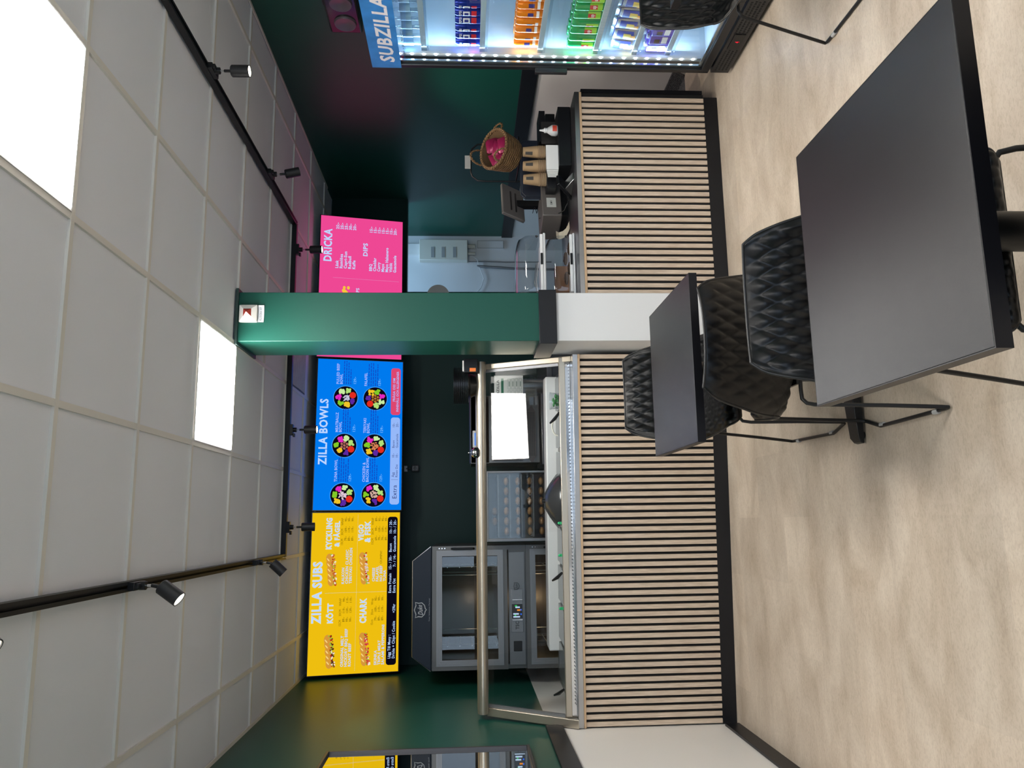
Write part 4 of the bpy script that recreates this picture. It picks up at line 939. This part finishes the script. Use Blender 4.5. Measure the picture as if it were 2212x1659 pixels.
def product(kind):
    if kind == 'can_blue':
        t = thing('soda_can', '', 'drink can'); MB().lathe([(.024, 0), (.029, .006), (.029, .135), (.024, .145), (.024, .147), (.0001, .144)], seg=22).build('can', mat('can_blue', (.01, .03, .30), .22, .5), t)
        a = MB()
        for i in range(12):
            pass
        curved(a, .0295, .035, .062, .6).build('red_band', mat('can_red', (.55, .02, .03), .3), t)
        curved(MB(), .0295, .070, .105, .5).build('round_emblem', mat('can_white', (.8, .8, .82), .3), t)
        curved(MB(), .0298, .077, .098, .25).build('emblem_centre', mat('can_navy', (.02, .03, .25), .3), t)
        m_ = MB(); put_text(m_, 'PEPSI', -.6, .6, .112, .126, lambda x, z: (-.0297*math.cos(x), -.0297*math.sin(x), z), .02); m_.build('can_text', MATS['can_white'], t, smooth=False)
        MB().lathe([(.022, .1445), (.0001, .146)]).build('lid', steel, t)
    elif kind == 'can_orange':
        t = thing('soda_can', '', 'drink can'); MB().lathe([(.024, 0), (.029, .006), (.029, .135), (.024, .145), (.024, .147), (.0001, .144)], seg=22).build('can', mat('can_orange', (.85, .24, .01), .25, .25), t)
        curved(MB(), .0295, .03, .045, .7).build('band', MATS['can_white'], t)
        curved(MB(), .0295, .06, .09, .35).build('emblem', mat('can_dark_blue', (.05, .04, .22), .3), t)
        MB().lathe([(.022, .1445), (.0001, .146)]).build('lid', steel, t)
    elif kind == 'can_green':
        t = thing('soda_can', '', 'drink can'); MB().lathe([(.024, 0), (.029, .006), (.029, .150), (.024, .160), (.0001, .158)], seg=22).build('can', mat('can_green', (.01, .36, .10), .22, .3), t)
        curved(MB(), .0295, .02, .085, .75).build('lime_band', mat('can_lime', (.30, .62, .03), .3), t)
        curved(MB(), .0298, .045, .085, .38).build('red_disc', MATS['can_red'], t)
        m_ = MB(); put_text(m_, 'up', -.28, .28, .055, .075, lambda x, z: (-.0302*math.cos(x), -.0302*math.sin(x), z), .03); m_.build('can_text', MATS['can_white'], t, smooth=False)
        MB().lathe([(.022, .1585), (.0001, .160)]).build('lid', steel, t)
    elif kind == 'water':
        t = thing('water_bottle', '', 'water bottle'); MB().lathe([(.030, 0), (.032, .01), (.030, .05), (.032, .09), (.028, .15), (.012, .19), (.012, .20)], seg=20).build('bottle', acry, t)
        curved(MB(), .0325, .055, .11, 1.6).build('label', mat('water_label', (.30, .52, .72), .4), t)
        MB().lathe([(.014, .198), (.014, .214), (.0001, .215)]).build('cap', white_pl, t)
    elif kind == 'pouch':
        t = thing('juice_pouch', '', 'juice pouch'); n1, n2 = 9, 9; vs = []
        for j in range(n2):
            for i in range(n1):
                u_, v_ = i/(n1-1)*2-1, j/(n2-1)
                d_ = .024*(1-u_*u_)**.5*(1-v_)**.6+.001
                vs.append((-d_, u_*.042, v_*.135))
        N_ = len(vs); vs += [(-a, b_, c2) for a, b_, c2 in vs]; fs = []
        for j in range(n2-1):
            for i in range(n1-1):
                q = j*n1+i; fs += [(q, q+1, q+1+n1, q+n1), (q+N_, q+n1+N_, q+1+n1+N_, q+1+N_)]
        MB().add(vs, fs).build('pouch', mat('silver_foil', (.55, .58, .66), .25, .8), t, ang=80)
        for nm, z0, z1, y0, y1, cc in (('blue_print', .03, .12, -.035, .034, (.05, .08, .42)), ('fruit_print', .02, .06, -.01, .035, (.75, .35, .05)), ('yellow_print', .045, .085, -.02, .02, (.70, .55, .12))):
            a = MB(); kk = 6; vv = []
            off = {'blue_print': .0012, 'fruit_print': .0018, 'yellow_print': .0022}[nm]
            for j in range(kk):
                for i in range(kk):
                    y_ = y0+(y1-y0)*i/(kk-1); z_ = z0+(z1-z0)*j/(kk-1); u_ = y_/.042; v_ = z_/.135
                    vv.append((-(.024*(1-u_*u_)**.5*(1-v_)**.6+.001)-off, y_, z_))
            a.add(vv, [(j*kk+i, j*kk+i+1, j*kk+i+kk+1, j*kk+i+kk) for j in range(kk-1) for i in range(kk-1)]).build(nm, mat(nm, cc, .35), t, ang=80)
    else:
        t = thing('chocolate_milk_carton', '', 'milk carton'); MB().box(-.03, .03, -.032, .032, 0, .125).build('carton', mat('purple_card', (.09, .04, .36), .35), t, bev=.003)
        MB().box(-.0312, -.0304, -.028, .02, .03, .06).build('white_print', MATS['can_white'], t)
        MB().box(-.0312, -.0304, -.01, .02, .07, .10).build('brown_print', MATS['cookie_dark'], t)
        MB().cyl((0, 0, .125), (0, 0, .138), .012).build('cap', white_pl, t)
    return t
def curved(mb, r, z0, z1, ha, n_=10):
    P_ = []
    for i in range(n_+1):
        a = PI-ha+2*ha*i/n_; P_ += [(r*math.cos(a), r*math.sin(a), z0), (r*math.cos(a), r*math.sin(a), z1)]
    return mb.add(P_, [(2*i, 2*i+2, 2*i+3, 2*i+1) for i in range(n_)])
rows = [('water', 0, .071, 7, 'clear water bottle', 'water bottles on the top fridge shelf', 'top shelf'), ('can_blue', 1, .064, 8, 'dark blue cola can', 'blue cans on the second fridge shelf', 'second shelf'),
        ('can_orange', 2, .064, 8, 'orange soda can', 'orange cans on the third fridge shelf', 'third shelf'), ('can_green', 3, .064, 8, 'green lemon soda can', 'green cans on the fourth fridge shelf', 'fourth shelf'),
        ('pouch', 4, .088, 5, 'silver and blue juice pouch', 'juice pouches on the fifth fridge shelf', 'fifth shelf'), ('carton', 5, .072, 6, 'purple drink carton', 'purple cartons on the bottom fridge shelf', 'bottom shelf')]
ordn = ['farthest', 'second', 'third', 'fourth', 'fifth', 'sixth', 'seventh', 'eighth']
for kind, si, pitch, cnt, word, grp, sh in rows:
    proto = product(kind); first = True
    for dpt in range(2 if kind != 'water' else 1):
        for k in range(cnt):
            y = 3.66+fy1-.098-k*pitch
            if y < 3.66+fy0+.07: continue
            o = proto if first else copy_tree(proto); first = False
            o.location = (2.50+.112+dpt*.075, y, shelf_z[si]+.001)
            o.rotation_euler = (0, 0, random.uniform(-.5, .5) if kind.startswith('can') else random.uniform(-.1, .1))
            tag(o, (word+' on the fridge %s, %s from the left in front' % (sh, ordn[k])) if dpt == 0 else word+' in the back row on the fridge %s' % sh, None, grp+('' if dpt == 0 else ', second row'))

# ================================================================== tables
def table(x, y, label, foot=True):
    t = thing('cafe_table', label, 'table', (x, y, 0), 0, 'black square café tables')
    MB().box(-.298, .298, -.298, .298, .712, .740).build('tabletop', tabletop_m, t, bev=.0012)
    MB().box(-.3, .3, -.3, -.298, .711, .7395).box(-.3, .3, .298, .3, .711, .7395).box(-.3, -.298, -.298, .298, .711, .7395).box(.298, .3, -.298, .298, .711, .7395).build('edge_band', table_edge, t)
    MB().box(-.15, .15, -.15, .15, .700, .711).build('mounting_plate', black_metal, t)
    MB().cyl((0, 0, .05), (0, 0, .70), .039, 32).build('column', black_metal, t)
    for k in range(4):
        a = k*PI/2; m_ = Matrix.Rotation(a, 4, 'Z'); L = .28
        pr = [(.03, .012), (.03, .058), (.12, .050), (L-.02, .038), (L, .028), (L+.004, .012)]
        f_ = MB(); wv_ = .036; vs = []
        for s_ in (-1, 1):
            for xx, zz in pr: vs.append(m_ @ Vector((xx, s_*wv_*(1 if xx < L-.01 else .72), zz)))
        nn = len(pr); fs = [tuple(range(nn)), tuple(reversed(range(nn, 2*nn)))]+[(i, (i+1) % nn, (i+1) % nn+nn, i+nn) for i in range(nn)]
        f_.add(vs, fs).build('foot', black_metal, t, bev=.003)
        p_ = m_ @ Vector((L-.03, 0, 0)); MB().cyl((p_.x, p_.y, 0), (p_.x, p_.y, .013), .014, 14).build('glide', black_plastic, t)
    return t
table(.543, 1.385, 'black square table nearest the camera, filling the foreground')
table(.556, 2.895, 'black square table standing before the pillar')
table(2.215, 2.33, 'black square table at the right edge beside the drinks fridge')

# ================================================================== quilted chairs
def chair_shell():
    # side profile (y, z, halfwidth, wing): from seat front over the bend to the backrest top
    key = [(.225, .415, .185, .0), (.235, .440, .195, .0), (.20, .458, .205, .004), (.10, .456, .218, .010), (-.02, .452, .228, .022), (-.11, .455, .234, .045), (-.165, .480, .236, .062), (-.195, .525, .234, .066), (-.225, .60, .226, .056), (-.242, .68, .208, .040), (-.262, .745, .188, .030), (-.272, .785, .172, .026)]
    n1, n2 = 97, 141
    def prof(v):
        x = v*(len(key)-1); i = min(int(x), len(key)-2); f_ = x-i
        P0, P1, P2, P3 = key[max(i-1, 0)], key[i], key[i+1], key[min(i+2, len(key)-1)]
        return [.5*((2*b_)+(-a+c2)*f_+(2*a-5*b_+4*c2-d_)*f_*f_+(-a+3*b_-3*c2+d_)*f_**3) for a, b_, c2, d_ in zip(P0, P1, P2, P3)]
    L = [0]; last = None
    samp = [prof(j/(n2-1)) for j in range(n2)]
    for j in range(1, n2): L.append(L[-1]+math.hypot(samp[j][0]-samp[j-1][0], samp[j][1]-samp[j-1][1]))
    mid = []; 
    for j in range(n2):
        y, z, hw_, wg = samp[j]
        a_, b_ = samp[max(j-1, 0)], samp[min(j+1, n2-1)]
        ty, tz = b_[0]-a_[0], b_[1]-a_[1]; l_ = math.hypot(ty, tz); ny, nz = -tz/l_, ty/l_   # normal candidates
        if nz*.5+ny < 0: ny, nz = -ny, -nz      # towards the sitter (up / forward)
        row = []
        vv = L[j]/L[-1]
        for i in range(n1):
            u_ = i/(n1-1)*2-1
            w_ = hw_
            if vv > .94: w_ = hw_*(1-((vv-.94)/.06)**2*.07)
            if vv < .06: w_ = hw_*(1-((.06-vv)/.06)**2*.08)
            lift = wg*abs(u_)**2.4*1.0
            row.append((Vector((u_*w_, y+ny*lift, z+nz*lift)), Vector((0, ny, nz)), u_*w_, L[j], u_, vv))
        mid.append(row)
    def surf(sgn, th, amp):
        out = []
        for row in mid:
            for p, nrm, a, b_, u_, vv in row:
                k1, k2 = a/.047+b_/.098, a/.047-b_/.098
                puff = (abs(math.sin(PI*k1))*abs(math.sin(PI*k2)))**.62
                ed = min(1, (1-abs(u_))*9, (1-vv)*16, vv*14); ed = max(0, ed)
                out.append(p+nrm*sgn*(th*ed**.5+.001+amp*puff*ed))
        return out
    A = surf(1, .009, .0085); B = surf(-1, .009, .0065)
    N_ = n1*n2; fs = []
    for j in range(n2-1):
        for i in range(n1-1):
            q = j*n1+i; fs += [(q, q+1, q+1+n1, q+n1), (q+N_, q+n1+N_, q+1+n1+N_, q+1+N_)]
    for j in range(n2-1):
        for e_ in (0, n1-1): q = j*n1+e_; fs.append((q, q+n1, q+n1+N_, q+N_) if e_ == 0 else (q, q+N_, q+n1+N_, q+n1))
    for i in range(n1-1):
        for e_ in (0, n2-1): q = e_*n1+i; fs.append((q, q+N_, q+1+N_, q+1) if e_ == 0 else (q, q+1, q+1+N_, q+N_))
    rim = [mid[0][i][0] for i in range(n1)]+[mid[j][n1-1][0] for j in range(1, n2)]+[mid[n2-1][i][0] for i in range(n1-2, -1, -1)]+[mid[j][0][0] for j in range(n2-2, 0, -1)]
    return MB().add(A+B, fs), rim
def make_chair():
    t = thing('quilted_chair', '', 'chair', (0, 0, 0))
    sh, rim = chair_shell(); sh.build('quilted_shell', leather, t, ang=180)
    MB().tube(rim, .0042, 8, True).build('piping', mat('piping_black', (.006, .006, .007), .4), t, ang=180)
    for s_ in (-1, 1):
        P_ = [(s_*.03, -.12, .425), (s_*.15, -.12, .425), (s_*.178, -.122, .424), (s_*.193, -.128, .412), (s_*.199, -.135, .39), (s_*.213, -.20, .18), (s_*.225, -.243, .03), (s_*.227, -.248, .012), (s_*.228, -.235, .0085),
              (s_*.232, -.05, .0085), (s_*.236, .165, .0085), (s_*.230, .185, .0085), (s_*.207, .262, .0085), (s_*.205, .270, .014), (s_*.203, .272, .03), (s_*.199, .262, .2), (s_*.196, .235, .38), (s_*.190, .228, .412), (s_*.172, .222, .424), (s_*.14, .22, .425), (s_*.03, .22, .425)]
        MB().tube(P_, .0068, 10).build('leg', black_metal, t, ang=60)
    for y_ in (-.12, .22): MB().cyl((-.10, y_, .425), (.10, y_, .425), .0068, 10).build('cross_bar', black_metal, t)
    for y_ in (-.18, .15):
        for s_ in (-1, 1): MB().cyl((s_*.232, y_-.01, .0085), (s_*.232, y_+.015, .0085), .0085, 10).build('floor_glide', mat('glide_grey', (.35, .35, .35), .5), t)
    MB().box(-.13, .13, -.13, .20, .432, .442).build('seat_plate', black_metal, t)
    return t
ch = make_chair(); first = True
for x, y, rz, lab in [(.553, 1.68, PI, 'black quilted chair facing the camera across the foreground table'),
                      (.560, 2.585, 0, 'black quilted chair seen from behind, pushed under the table before the pillar'),
                      (.575, 3.285, PI, 'black quilted chair against the oak counter, behind the table before the pillar'),
                      (2.185, 2.635, PI, 'black quilted chair standing before the drinks fridge door'),
                      (.60, 1.065, 0, 'black quilted chair at the picture edge, on the camera side of the foreground table')]:
    o = ch if first else copy_tree(ch); first = False
    o.location = (x, y, 0); o.rotation_euler = (0, 0, rz); tag(o, lab, 'chair', 'black quilted café chairs')
bpy.context.view_layer.update()
